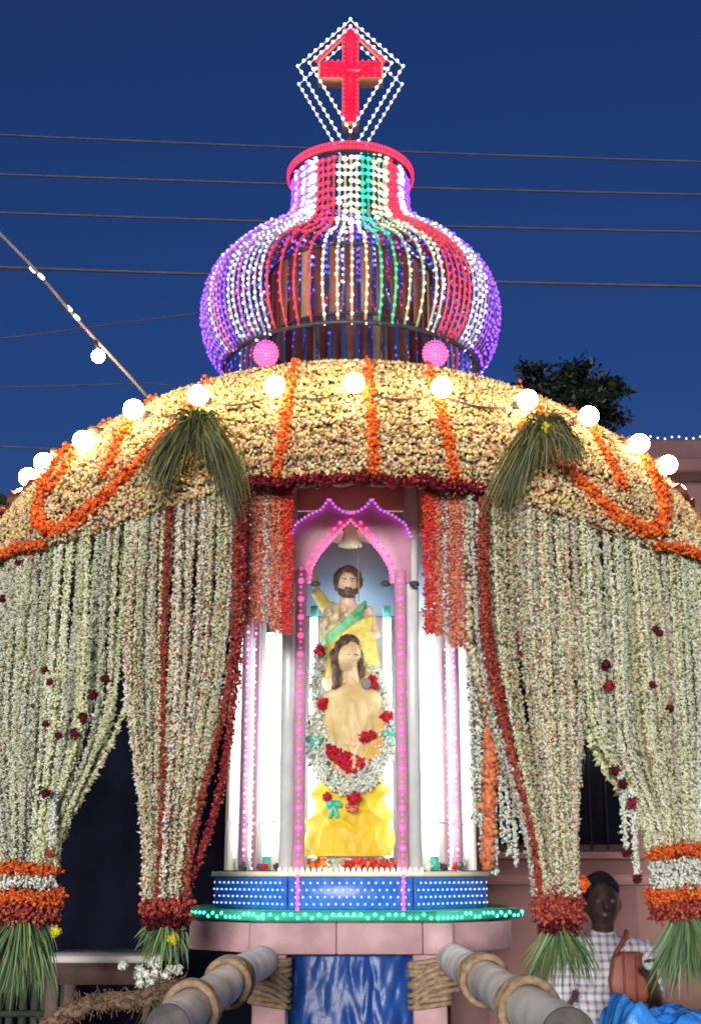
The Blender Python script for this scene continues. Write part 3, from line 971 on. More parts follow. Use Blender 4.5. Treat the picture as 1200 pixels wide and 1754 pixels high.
# upper figure, standing behind, right arm raised
u = MB()
ux, uy = -.012, SY + .03
u.capsule((ux + .02, uy, 2.05), (ux + .01, uy, 2.42), .066, .062)
u.capsule((ux - .032, uy, 2.49), (ux + .04, uy, 2.49), .050, .050)
u.capsule((ux, uy, 2.52), (ux + .002, uy - .008, 2.58), .036, .030)
u.ball((ux + .002, uy - .015, 2.612), .048, 14, 10, sc=(.80, .95, 1.15))
u.ball((ux + .008, uy - .060, 2.607), .009, 8, 6, sc=(.8, 1.1, 1.6))
for s in (-1, 1):
    u.ball((ux + s * .042, uy - .005, 2.61), .010, 8, 6, sc=(.5, .8, 1.3))
u.capsule((ux - .075, uy, 2.515), (ux - .118, uy - .03, 2.58), .020, .016)
u.capsule((ux - .118, uy - .03, 2.58), (ux - .128, uy - .05, 2.665), .015, .011)
u.ball((ux - .129, uy - .053, 2.682), .013, 8, 6, sc=(1, .6, 1.2))
for k in range(4):
    u.capsule((ux - .137 + k * .0055, uy - .055, 2.69), (ux - .139 + k * .007, uy - .058, 2.712 - abs(k - 1.5) * .003), .0038, .003, 8)
u.capsule((ux - .120, uy - .055, 2.683), (ux - .111, uy - .058, 2.698), .004, .0034, 8)
u.capsule((ux + .08, uy, 2.51), (ux + .108, uy - .03, 2.42), .024, .020)
u.capsule((ux + .108, uy - .03, 2.42), (ux + .055, uy - .085, 2.40), .019, .014)
u.ball((ux + .045, uy - .092, 2.40), .015, 8, 6, sc=(1.2, .7, .8))
for k in range(4):
    u.capsule((ux + .036, uy - .098, 2.408 - k * .006), (ux + .016, uy - .102, 2.404 - k * .007), .004, .0032, 8)
u.capsule((ux + .044, uy - .095, 2.412), (ux + .028, uy - .10, 2.420), .004, .0034, 8)
uf = remesh(u.build('upper_figure', M['statue_pale'], statue), .005, 3)
h = MB()
h.ball((ux + .002, uy + .010, 2.628), .050, 14, 10, sc=(.98, .92, 1.05))
for k in range(150):
    a, b = random.uniform(0, 6.28), random.uniform(-.5, 1.5)
    p = Vector((ux + .002 + .050 * math.cos(b) * math.cos(a), uy + .012 + .050 * math.cos(b) * math.sin(a), 2.630 + .054 * math.sin(b)))
    if p.y < uy - .022 and p.z < 2.648: continue
    h.ball(p, random.uniform(.010, .015), 7, 5)
hr = h.build('hair', M['statue_hair']); remesh(hr, .005, 1); put(hr, uf)
bd = MB()
jaw = [(ux + .003 + .036 * math.sin(a), uy - .018 - .036 * math.cos(a) * .95, 2.578 + .022 * (1 - math.cos(a)) - .006) for a in np.linspace(-1.35, 1.35, 13)]
for q_, p in enumerate(jaw):
    bd.ball(p, .0085 + .004 * math.cos((q_ - 6) / 6 * 1.4), 8, 6, sc=(1, 1, 1.3))
for k in range(24):
    p = random.choice(jaw[2:11])
    bd.ball((p[0] + random.gauss(0, .004), p[1] + random.gauss(0, .002), p[2] + random.gauss(-.004, .005)), .005, 6, 4)
bd.capsule((ux - .008, uy - .058, 2.592), (ux + .014, uy - .058, 2.592), .0042, .0042, 8)
hr = bd.build('beard', M['statue_hair']); remesh(hr, .004, 1); put(hr, uf)
ey = MB()
for s in (-1, 1):
    ey.ball((ux + .003 + s * .015, uy - .0555, 2.617), .0034, 6, 4, sc=(1.5, .6, .7))
    ey.capsule((ux + .003 + s * .008, uy - .0575, 2.627), (ux + .003 + s * .023, uy - .053, 2.629), .0024, .0018, 6)
put(ey.build('eyes', M['statue_hair']), uf)
# tan hide over one shoulder, sleeve, green sash, yellow robe in folds
sk = MB()
sk.capsule((ux - .048, uy - .018, 2.49), (ux - .045, uy - .025, 2.24), .050, .052)
sk.capsule((ux - .06, uy - .005, 2.515), (ux - .02, uy - .02, 2.51), .036, .03)
sk.capsule((ux - .078, uy - .01, 2.46), (ux - .070, uy - .02, 2.25), .030, .034)
for k in range(60):
    sk.ball((ux + random.uniform(-.105, .0), uy - random.uniform(.04, .075), random.uniform(2.24, 2.52)), random.uniform(.007, .012), 6, 5)
hr = sk.build('hide', M['statue_tan']); remesh(hr, .005, 1); put(hr, uf)
sv = MB().capsule((ux - .072, uy, 2.515), (ux - .117, uy - .03, 2.578), .027, .021)
put(remesh(sv.build('sleeve', M['statue_yellow']), .005, 1), uf)
sa = MB()
for k in range(6):
    o_ = k * .010
    sa.tube(spline([(ux + .070, uy - .02, 2.545 - o_), (ux + .035, uy - .072, 2.50 - o_), (ux - .01, uy - .090, 2.452 - o_), (ux - .055, uy - .085, 2.415 - o_ * .6), (ux - .10, uy - .02, 2.395 - o_ * .3)], 14), [.006 + .005 * math.sin(math.pi * i / 13) for i in range(14)], 7)
put(sa.build('sash', M['statue_green'], smooth=True), uf)
rb = MB()
for k in range(11):
    o_ = k * .015
    rb.tube(spline([(ux + .095, uy - .0, 2.495 - o_ * 1.3), (ux + .085, uy - .065, 2.475 - o_ * 1.25), (ux + .035, uy - .098, 2.44 - o_), (ux - .03, uy - .098, 2.395 - o_ * .8), (ux - .085, uy - .06, 2.36 - o_ * .8)], 14), [.005 + .0065 * math.sin(math.pi * i / 13) * (1, .6, .85)[k % 3] for i in range(14)], 7)
rb.capsule((ux + .02, uy, 2.36), (ux + .03, uy + .01, 1.80), .088, .10)
rb.capsule((ux + .085, uy - .04, 2.42), (ux + .10, uy - .05, 2.30), .020, .024)
put(remesh(rb.build('robe', M['statue_yellow']), .0050, 0), uf)
# lower figure in front, bowed, hair falling on the left
l = MB()
lx, ly = .005, SY - .085
l.ball((lx - .012, ly - .035, 2.315), .052, 14, 10, sc=(.85, 1.0, 1.12), rot=Matrix.Rotation(.35, 3, 'Y'))
l.ball((lx + .008, ly - .085, 2.300), .010, 8, 6)
l.capsule((lx, ly - .01, 2.19), (lx - .006, ly - .02, 2.27), .034, .028)
l.capsule((lx - .045, ly, 2.165), (lx + .055, ly, 2.165), .046, .046)
l.capsule((lx - .012, ly - .005, 2.13), (lx + .005, ly - .01, 1.98), .080, .066)
l.capsule((lx + .022, ly - .005, 2.13), (lx + .025, ly - .01, 1.98), .076, .064)
l.capsule((lx + .01, ly, 1.97), (lx + .02, ly + .02, 1.76), .066, .06)
l.capsule((lx - .088, ly, 2.165), (lx - .104, ly - .015, 2.05), .027, .022)
l.capsule((lx - .104, ly - .015, 2.05), (lx - .03, ly - .085, 1.99), .021, .015)
l.capsule((lx + .094, ly, 2.165), (lx + .114, ly - .015, 2.05), .029, .023)
l.capsule((lx + .114, ly - .015, 2.05), (lx + .045, ly - .085, 2.00), .022, .015)
for s in (-1, 1):
    hx_ = lx + .008 + s * .026
    l.ball((hx_, ly - .094, 1.992), .016, 8, 6, sc=(1.2, .7, .8))
    for k in range(4):
        l.capsule((hx_ - s * .010, ly - .100, 2.000 - k * .006), (hx_ - s * .034, ly - .104 - .004 * s, 1.994 - k * .007), .0042, .0034, 8)
    l.capsule((hx_ - s * .004, ly - .10, 2.003), (hx_ - s * .014, ly - .106, 2.016), .0045, .0036, 8)
lf = remesh(l.build('lower_figure', M['statue_skin'], statue), .006, 3)
h = MB()
h.ball((lx - .016, ly - .018, 2.338), .052, 12, 9, sc=(.92, .98, .98))
for k in range(120):
    q_ = random.random()
    if q_ < .55:          # heavy locks on the left
        u_ = random.random()
        p = (lx - .050 - .012 * math.sin(u_ * 3) + random.gauss(0, .007), ly - .035 - .025 * u_ + random.gauss(0, .010), 2.345 - .155 * u_)
        r_ = .012 - .005 * u_
    elif q_ < .75:        # right side and nape
        u_ = random.random()
        p = (lx + .026 + .010 * u_ + random.gauss(0, .004), ly - .005 + random.gauss(0, .012), 2.34 - .09 * u_)
        r_ = .010
    else:
        a, e = random.uniform(0, 6.28), random.uniform(.35, 1.5)
        p = (lx - .014 + .050 * math.cos(e) * math.cos(a), ly - .018 + .052 * math.cos(e) * math.sin(a), 2.338 + .050 * math.sin(e))
        r_ = .009
    h.ball(p, r_, 6, 5, sc=(1, 1, 1.5))
hr = h.build('hair', M['statue_hair']); remesh(hr, .0045, 1); put(hr, lf)
ey = MB()
for s in (-1, 1):
    ey.capsule((lx + .000 + s * .010, ly - .0855, 2.312), (lx + .000 + s * .023, ly - .079, 2.311), .0022, .002, 6)
put(ey.build('eyelids', M['statue_hair']), lf)
mt = MB()
NS, NZ = 96, 40
vv = []
MZ = [2.215, 2.185, 2.15, 2.08, 2.0, 1.92, 1.84, 1.76]
MR = [.040, .088, .114, .120, .116, .110, .106, .104]
for i in range(NZ):
    t = i / (NZ - 1)
    z = 2.215 - .36 * t
    rx = float(np.interp(-z, [-q for q in MZ], MR)); ry = .50 * rx + .034
    for j in range(NS):
        a = 2 * math.pi * j / NS
        fx = math.cos(a)
        f = 1 + smoothstep(.05, .3, t) * (.11 * (1 - abs(math.sin(4.6 * fx + 3.2 * t + .5 * math.sin(3 * a)))) ** 1.7 + .06 * (1 - abs(math.sin(8.5 * fx - 5.0 * t + 1))) ** 2 - .05)
        vv.append((lx + .006 + rx * f * fx, ly - .012 + ry * f * math.sin(a), z - .022 * math.exp(-(fx / .3) ** 2) * (1 - t) * (math.sin(a) < 0)))
mt.add(vv, [(i * NS + j, (i + 1) * NS + j, (i + 1) * NS + (j + 1) % NS, i * NS + (j + 1) % NS) for i in range(NZ - 1) for j in range(NS)])
put(mt.build('mantle', M['statue_cream'], smooth=True), lf)
dr = MB()
for k in range(5):
    dr.tube(spline([(lx + .105 - k * .010, ly - .045 - k * .006, 2.12), (lx + .112 - k * .011, ly - .068, 2.03), (lx + .100 - k * .012, ly - .088, 1.95), (lx + .08 - k * .008, ly - .095, 1.92)], 10), .009, 7)
put(dr.build('gold_drape', M['statue_gold'], smooth=True), lf)
put(MB().ball((lx + .052, ly - .082, 2.205), .018, 10, 7, sc=(1, .6, 1.2)).build('shell', M['grey_cord']), lf)

# flower garland hung on the statue
gl = thing('statue_garland', (0, SY - .12, 1.95), 'thick pale green jasmine garland with red roses hung on the statue', 'garland')
GP = [(-.115, SY - .05, 2.36), (-.128, SY - .085, 2.22), (-.118, SY - .11, 2.10), (-.085, SY - .14, 2.01), (-.03, SY - .16, 1.955), (.045, SY - .165, 1.925), (.09, SY - .15, 1.96), (.125, SY - .13, 2.06), (.12, SY - .10, 2.16), (.09, SY - .06, 2.27)]
strand(MB(), spline(GP, 60), .022, WHITE_BUD, .006, 22, .27, 1.6).build('inner_strand', M['flower'], gl, colour=True)
GP2 = [(-.12, SY - .12, 2.09), (-.135, SY - .15, 1.99), (-.10, SY - .17, 1.90), (-.03, SY - .18, 1.845), (.005, SY - .182, 1.835), (.06, SY - .18, 1.87), (.125, SY - .16, 1.96), (.135, SY - .13, 2.05)]
strand(MB(), spline(GP2, 60), .034, WHITE_BUD, .005, 34, .18, 1.6).build('outer_strand', M['flower'], gl, colour=True)
hp = MB()
n = 520
P = []
while len(P) < n:
    x, z = random.uniform(-.085, .09), random.uniform(1.87, 2.0)
    if z < 1.878 + abs(x - .005) * 1.15 and z > 1.872 + 0.0 or True:
        lo_ = 1.875 + max(0, abs(x - .005) - .004) * .85
        hi_ = 1.985 - (x + .085) * .38
        if lo_ < z < hi_:
            P.append((x, SY - .178 + random.uniform(-.012, .008), z))
hp.blobs(P, RNG.uniform(.007, .011, n), pick(ROSE, n), .6)
hp.build('rose_heart', M['flower'], gl, colour=True)
for c, r in (((-.118, SY - .12, 2.335), .026), ((-.097, SY - .15, 2.135), .027), ((.132, SY - .15, 2.085), .027), ((.078, SY - .14, 2.225), .020), ((.088, SY - .15, 2.20), .018), ((.05, SY - .20, 2.01), .024), ((.078, SY - .195, 2.02), .018), ((.012, SY - .21, 1.795), .030), ((-.082, SY - .17, 1.80), .020)):
    bloom(MB(), c, r, ROSE, 34).build('rose', M['flower'], gl, colour=True)
for c in ((-.135, SY - .17, 1.995), (.14, SY - .17, 2.02), (-.06, SY - .17, 1.77)):
    bw = MB()
    for s in (-1, 1):
        bw.ball((c[0] + s * .014, c[1], c[2] + .008), .016, 8, 6, sc=(1.1, .5, .8), rot=Matrix.Rotation(s * .5, 3, 'Y'))
        bw.capsule(c, (c[0] + s * .013, c[1], c[2] - .035), .006, .008, 8)
    bw.build('ribbon_bow', M['teal'], gl, smooth=True)

# yellow satin cloth wrapped round the statue's foot
yc = MB()
NS, NZ = 150, 70
vv = []
def ridge(x):
    return (1 - abs(math.sin(x))) ** 1.6
for i in range(NZ):
    t = i / (NZ - 1)
    z = 1.598 + .285 * t
    rx = .152 - .022 * t + .012 * math.sin(t * 7) - .05 * max(0, t - .86) / .14
    ry = .110 - .035 * t
    for j in range(NS):
        a = 2 * math.pi * j / NS
        fx = math.cos(a)
        mid = smoothstep(.22, .40, t) * (1 - smoothstep(.80, .97, t))
        f = 1 + .15 * mid * ridge(9.5 * t + 1.7 * fx + .5 * math.sin(2.6 * a) + .3 * math.sin(11 * fx))
        f += .09 * smoothstep(.55, .9, t) * ridge(5.5 * fx + 3.4 * t + .7 * math.sin(3 * a))
        f += .07 * (1 - smoothstep(.1, .45, t)) * ridge(4.2 * fx + .6 * math.sin(6 * t) + .4)
        f += .022 * ridge(13 * fx + 6 * t + math.sin(9 * t)) + .012 * math.sin(23 * fx - 14 * t)
        f += .07 * math.exp(-((fx + .75) / .3) ** 2 - ((t - .72) / .16) ** 2)
        dip = -.075 * math.exp(-((fx - .06) / .20) ** 2) * t ** 4 - .012 * abs(math.sin(4 * a)) * t ** 3
        vv.append((-.004 + rx * f * fx + .010 * t, SY - .055 + ry * f * math.sin(a), z + dip))
yc.add(vv, [(i * NS + j, i * NS + (j + 1) % NS, (i + 1) * NS + (j + 1) % NS, (i + 1) * NS + j) for i in range(NZ - 1) for j in range(NS)] + [tuple((NZ - 1) * NS + j for j in range(NS))])
yt = thing('yellow_cloth', (0, SY - .05, 1.598), 'bright yellow satin cloth wrapped round the foot of the statue', 'cloth')
yc.build('wrap', M['yellow_cloth'], yt, smooth=True)
bloom(MB(), (.006, SY - .195, 1.765), .026, [(.72, .22, .14, 3), (.80, .35, .22, 2), (.60, .12, .10, 1)], 40).build('pink_flower', M['flower'], yt, colour=True)

# flowers lying along the plinth top
fr_ = thing('plinth_flowers', (0, 4.6, 1.548), 'row of red, orange and white flowers lying along the plinth top', 'flowers')
for x0, x1, y, pal, r in ((-.14, -.08, 4.64, MARIGOLD, .018), (-.08, -.03, 4.63, WHITE_BUD, .018), (-.03, .14, 4.63, [(.62, .05, .04, 3), (.50, .03, .04, 2), (.70, .20, .10, 1)], .019)):
    strand(MB(), [(x0, y, 1.568), (x1, y, 1.57)], r, pal, .009, 7).build('flower_row', M['flower'], fr_, colour=True)
for i in range(16):
    a = random.choice((-1, 1))
    x = a * random.uniform(.23, .42)
    c = (x, 4.57 + max(0, abs(x) - .2) * .9 + random.uniform(-.01, .02), 1.562)
    pal = random.choice((ROSE, ROSE, [(.10, .13, .20, 1), (.06, .10, .09, 1)], [(.03, .05, .05, 1), (.08, .10, .16, 1)], WHITE_BUD))
    bloom(MB(), c, random.uniform(.014, .022), pal, 22).build('flower_head', M['flower'], fr_, colour=True)

# ------------------------------------------------------------------ flower curtains
def leaf_tassel(mb, c, L, spread, n, cols, flat=1.0, w=.0026):
    paths, cc = [], []
    for _ in range(n):
        a = random.uniform(0, 2 * math.pi); s = spread * math.sqrt(random.uniform(.02, 1))
        l_ = L * random.uniform(.6, 1.1)
        top = np.array([c[0] + .5 * s * .5 * math.cos(a), c[1] + .5 * s * .5 * math.sin(a) * flat, c[2] + random.uniform(-.03, .03)])
        pts = []
        curl = random.uniform(-.3, .3)
        for u in np.linspace(0, 1, 5):
            o_ = s * (u ** .8) + .012 * math.sin(u * 4 + a)
            pts.append(top + np.array([math.cos(a + curl * u) * o_, math.sin(a + curl * u) * o_ * flat, -l_ * (u - .12 * u * u)]))
        paths.append(pts)
        base = random.choice(cols)
        cc.append(np.array(base) * random.uniform(.7, 1.25))
    return mb.blades(paths, w, cc)

GREENS = [(.12, .24, .09), (.18, .30, .12), (.07, .15, .06), (.26, .34, .17), (.14, .26, .15), (.22, .26, .07)]
DARKGREENS = [(.05, .07, .025), (.085, .10, .035), (.12, .125, .045), (.03, .042, .018), (.18, .16, .06), (.14, .12, .05)]

def curtain(name, label, group, th0, th1, n, gather, gw, pal, s0, r=.0125, stripes=(), back=True, tips=(), vary=0.0):
    gx, gy, gz = gather
    t = thing(name, (gx, gy, gz), label, 'flower curtain', group)
    layers = ((n, -.020, 1.0), (int(n * .75), -.075, .96)) if back else ((n, -.020, 1.0),)
    for li, (m_, inn_, _) in enumerate(layers):
        for i in range(m_):
            u = (i + .5 + random.uniform(-.3, .3)) / m_
            th_ = th0 + (th1 - th0) * u
            top = surf(th_, .97, inn_)
            top[2] += .01
            tgt = np.array([gx + (u - .5) * gw * (1 if th1 > th0 else -1), gy + (.03 if li else -.01) + random.uniform(-.02, .02), gz])
            pts = []
            st = s0 + random.uniform(-.06, .06)
            ph = random.uniform(0, 6)
            dep = random.uniform(-.022, .012)
            for s in np.linspace(0, 1, 22):
                w_ = smoothstep(st, 1.0, s) ** 1.15
                p = top * (1 - w_) + tgt * w_
                p[2] = top[2] + (tgt[2] - top[2]) * s
                p[0] += .005 * math.sin(s * 7 + ph); p[1] += .006 * math.cos(s * 6 + ph) + dep
                pts.append(p)
            pl_, rr_ = pal, r * random.uniform(.85, 1.15)
            if li == 0:
                for a, b, sp in stripes:
                    if a <= u <= b:
                        pl_, rr_ = sp, r * 1.25
            tn = random.uniform(.74, 1.12) * np.array([random.uniform(.95, 1.08), 1.0, random.uniform(.78, 1.05)])
            strand(MB(), pts, rr_, pl_, .0075 if li == 0 else .012, 7 if li == 0 else 3, .34 if li == 0 else .6, 2.0, tn, .34).build('strand', M['flower'], t, colour=True)
    return t

def tie(t, gather, rw, bands, tassel_cols, tassel_L, spread, n=170, yellow=None):
    gx, gy, gz = gather
    for dz, r, pal, kind in bands:
        c = MB()
        ring_ = [(gx + r * math.cos(a), gy + r * .75 * math.sin(a), gz + dz + .006 * math.sin(3 * a)) for a in np.linspace(0, 2 * math.pi, 40)]
        strand(c, ring_, .024 if kind == 'band' else .030, pal, .008, 18, .30, .8)
        if kind != 'band':
            for _ in range(10):
                a = random.uniform(0, 6.28)
                bloom(c, (gx + r * .7 * math.cos(a), gy + r * .5 * math.sin(a), gz + dz + random.uniform(-.02, .02)), .03, pal, 22)
        c.build('tie_band' if kind == 'band' else 'rose_cluster', M['flower'], t, colour=True)
    lo_ = min(b[0] for b in bands)
    tag(leaf_tassel(MB(), (gx, gy, gz + lo_), tassel_L, spread, n, tassel_cols).build('leaf_tassel', M['leaf'], t, colour=True), kind='stuff')
    if yellow:
        bloom(MB(), (gx + yellow[0], gy - spread * .55, gz + yellow[1]), .022, [(.80, .70, .03, 1), (.70, .62, .05, 1)], 24).build('yellow_flower', M['flower'], t, colour=True)

# outer left
G = (-1.075, 4.40, 1.56)
t = curtain('flower_curtain', 'wide pale green flower curtain at the far left edge', 'flower curtains', -68, -31.5, 30, G, .21, JASMINE, .50)
tie(t, G, .1, [(-.005, .098, MARIGOLD, 'band'), (-.045, .085, WHITE_BUD, 'band'), (-.095, .118, MARIGOLD, 'band'), (-.145, .10, DULLRED, 'cluster')], GREENS, .29, .12, 420, (.13, -.20))
for (x, y, z) in ((-.80, 4.22, 2.155), (-.845, 4.23, 2.10), (-.875, 4.25, 2.03), (-.90, 4.26, 1.98), (-.98, 4.24, 1.79)):
    bloom(MB(), (x, y - .02, z), .021, DARKROSE if random.random() < .6 else CRIMSON, 24).build('rose', M['flower'], t, colour=True)
for (x, y, z) in ((-1.12, 4.22, 2.55), (-.98, 4.10, 2.17), (-.96, 4.10, 2.13), (-.97, 4.12, 2.0), (-.93, 4.14, 1.965), (-1.17, 4.24, 2.43), (-1.18, 4.24, 2.33)):
    bloom(MB(), (x, y, z), .016, DARKROSE, 18).build('rose', M['flower'], t, colour=True)
strand(MB(), [(-.965, 4.28, 1.80), (-.965, 4.28, 1.62)], .013, WHITE_BUD, .008, 7, .40, 1.6).build('loose_strand', M['flower'], t, colour=True)
bloom(MB(), (-.965, 4.28, 1.605), .02, DULLRED, 24).build('rose', M['flower'], t, colour=True)
# outer right
G = (1.10, 4.40, 1.615)
t = curtain('flower_curtain', 'wide pale green flower curtain at the far right edge', 'flower curtains', 32.5, 68, 30, G, .24, JASMINE, .58)
tie(t, G, .1, [(-.005, .105, MARIGOLD, 'band'), (-.055, .09, WHITE_BUD, 'band'), (-.10, .085, WHITE_BUD, 'band'), (-.145, .112, MARIGOLD, 'band'), (-.19, .10, DULLRED, 'cluster')], GREENS, .28, .13, 420)
for (x, y, z) in ((.835, 4.2, 2.20), (.84, 4.2, 2.13), (.85, 4.22, 1.86), (.875, 4.24, 1.82), (.905, 4.24, 1.76)):
    bloom(MB(), (x, y - .02, z), .021, DARKROSE if random.random() < .6 else CRIMSON, 24).build('rose', M['flower'], t, colour=True)
for (x, y, z) in ((1.0, 4.11, 2.29), (.965, 4.1, 2.12), (.985, 4.1, 2.3), (1.02, 4.12, 2.05)):
    bloom(MB(), (x, y, z), .016, DARKROSE, 18).build('rose', M['flower'], t, colour=True)
for x, z0, z1 in ((.885, 1.85, 1.62), (.915, 1.80, 1.54)):
    strand(MB(), [(x, 4.27, z0), (x, 4.27, z1)], .013, WHITE_BUD, .008, 7, .40, 1.6).build('loose_strand', M['flower'], t, colour=True)
    bloom(MB(), (x, 4.27, z1 - .015), .02, DARKROSE, 24).build('rose', M['flower'], t, colour=True)
# inner left
G = (-.565, 4.12, 1.47)
t = curtain('flower_curtain', 'mixed cream and red striped flower curtain left of the shrine opening', 'flower curtains', -31.5, -14.2, 19, G, .15, JASMINE_MIX, .25,
            stripes=((.33, .41, DULLRED), (.96, 1.0, DULLRED)))
tie(t, G, .1, [(-.03, .058, DULLRED, 'cluster'), (-.06, .05, DARKROSE, 'cluster')], GREENS, .15, .075, 150, (.03, -.12))
e0 = surf(-14.0, .97, -.01)
strand(MB(), spline([e0, (e0[0] - .005, e0[1], 2.35), (e0[0] - .02, e0[1], 2.05), (e0[0] - .07, 4.13, 1.75), (-.50, 4.12, 1.5)], 50), .0145, CRIMSON + DULLRED, .008, 11, .42, .9).build('edge_strand', M['flower'], t, colour=True)
for k in range(4):
    x = -.66 + k * .012
    strand(MB(), spline([surf(-31 + k * .6, .97, -.02), (x - .005, 4.18, 2.2), (x, 4.18, 1.8), (-.625 + k * .01, 4.18, 1.50)], 40), .012, JASMINE, .008, 6, .42, 1.8).build('side_strand', M['flower'], t, colour=True)
c = MB()
for k in range(4):
    bloom(c, (-.63 + k * .012, 4.17 - .01 * (k % 2), 1.475 - .012 * (k % 2)), .026, MARIGOLD, 24)
c.build('marigold_tie', M['flower'], t, colour=True)
tag(leaf_tassel(MB(), (-.61, 4.17, 1.45), .14, .04, 50, GREENS).build('leaf_tassel', M['leaf'], t, colour=True), kind='stuff')
# inner right
G = (.635, 4.12, 1.475)
t = curtain('flower_curtain', 'mixed cream and red striped flower curtain right of the shrine opening', 'flower curtains', 16.0, 32.5, 19, G, .14, JASMINE_MIX, .30,
            stripes=((.08, .16, DULLRED), (.88, .93, DULLRED)))
tie(t, G, .1, [(-.02, .054, DULLRED, 'cluster'), (-.055, .050, DULLRED, 'cluster'), (-.085, .04, DARKROSE, 'cluster')], GREENS, .20, .115, 220)
bloom(MB(), (.715, 4.12, 1.51), .026, MARIGOLD, 30).build('marigold', M['flower'], t, colour=True)
# straight white strands with an orange band, right of the opening
t = thing('strand_curtain', (.46, 4.25, 1.58), 'straight white bead like flower strands with one orange band right of the shrine', 'flower curtain')
for i in range(7):
    x = .395 + i * .021
    zb = (1.70, 1.60, 1.55, 1.55, 1.66, 1.64, 1.62)[i] if i < 2 else (1.55, 1.55, 1.64, 1.60, 1.57)[i - 2]
    y = 4.25 + random.uniform(-.01, .01) + .01 * (i % 2)
    strand(MB(), [(x - .01, y - .1, 2.80), (x, y, 2.3), (x + .008, y, zb)], .0115, WHITE_BUD + [(.2, .2, .17, 2)], .0085, 6, .44, 1.7).build('strand', M['flower'], t, colour=True)
strand(MB(), spline([(.455, 4.215, 2.12), (.452, 4.215, 1.9), (.442, 4.215, 1.7), (.432, 4.215, 1.565)], 30), .018, [(.72, .22, .10, 3), (.78, .28, .12, 3), (.62, .16, .08, 1)], .006, 8, .7).build('orange_band', M['flower'], t, colour=True)
# short marigold fringes under the canopy front
for s, xs_, zb, lab in ((-1, (-.345, -.325, -.305, -.285, -.262, -.24, -.222, -.205), 2.325, 'short red orange marigold fringe left of the arch'), (1, (.255, .275, .295, .318, .34, .362, .385, .405, .428), 2.285, 'short red orange marigold fringe right of the arch')):
    t = thing('marigold_fringe', (s * .3, 4.2, 2.3), lab, 'garland', 'short fringes beside the arch')
    for i, x in enumerate(xs_):
        pal = PEACH
        f_ = i / (len(xs_) - 1) if s > 0 else 1 - i / (len(xs_) - 1)
        if f_ < .2: pal = [(.80, .06, .05, 3), (.66, .04, .04, 2), (.76, .18, .09, 1)]
        elif .3 < f_ < .6 and i % 2: pal = [(.75, .70, .62, 3), (.55, .35, .30, 2), (.50, .12, .10, 2)]
        strand(MB(), [(x, 4.13, 2.82), (x, 4.2, 2.6), (x, 4.2, zb + random.uniform(-.03, .03))], .0145, pal, .008, 9, .40, 1.0).build('strand', M['flower'], t, colour=True)
# extra salmon valance strand line behind the hem
t = thing('salmon_valance', (0, 4.25, 2.8), 'thin salmon flower valance just under the dark red hem', 'garland')
strand(MB(), [(-.34, 4.16, 2.80), (.0, 4.10, 2.81), (.42, 4.16, 2.80)], .016, [(.62, .28, .20, 3), (.52, .18, .12, 2), (.7, .45, .35, 1)], .009, 6).build('strand', M['flower'], t, colour=True)

# leaf fans at the canopy corners
def leaf_fan(apex, label, left, right, seed, yellow=False):
    random.seed(seed)
    t = thing('leaf_fan', apex, label, 'leaf bunch', 'leaf fans on the canopy')
    paths, cc = [], []
    for k in range(1300):
        f = random.random()
        a0 = np.array(apex) + np.array([random.gauss(0, .016), random.gauss(0, .012), random.gauss(0, .012)])
        if f < .72:
            side = -1 if f < .36 else 1
            arm = left if side < 0 else right
            ln = random.uniform(.3, 1.1)
            dx, drop = side * arm[0] * ln * random.uniform(.6, 1.1), arm[1] * ln * random.uniform(.8, 1.2)
            rise = random.uniform(.0, .03)
        elif f < .90:
            dx, drop, rise = random.uniform(-.09, .09), random.uniform(.0, .06), random.uniform(.02, .06)
        else:
            dx, drop, rise = random.uniform(-.08, .08), random.uniform(.08, .20), .02
        pts = []
        ph = random.uniform(0, 6)
        for u in np.linspace(0, 1, 6):
            pts.append(a0 + np.array([dx * u ** .85 + .006 * math.sin(u * 5 + ph), -.05 * math.sin(u * 2.2) + .004 * math.sin(ph), rise * math.sin(u * 2.6) - drop * u ** 1.55]))
        paths.append(pts)
        cc.append(np.array(random.choice(DARKGREENS)) * random.uniform(.7, 1.4))
    tag(MB().blades(paths, .0023, cc).build('leaf_blades', M['leaf'], t, colour=True), kind='stuff')
    bloom(MB(), (apex[0], apex[1] + .02, apex[2] - .01), .03, [(c[0], c[1], c[2], 1) for c in DARKGREENS], 30).build('knot', M['leaf'], t, colour=True)
    if yellow:
        bloom(MB(), (apex[0] + .005, apex[1] - .045, apex[2] - .005), .030, [(.72, .62, .03, 2), (.55, .50, .05, 1)], 26).build('yellow_flower', M['flower'], t, colour=True)
leaf_fan((-.50, 4.02, 2.965), 'dark green grassy leaf fan on the left front corner of the canopy', (.17, .26), (.17, .31), 11)
leaf_fan((.645, 4.06, 2.965), 'dark green leaf fan with a yellow flower on the right front canopy corner', (.19, .30), (.12, .13), 12, True)
random.seed(21)

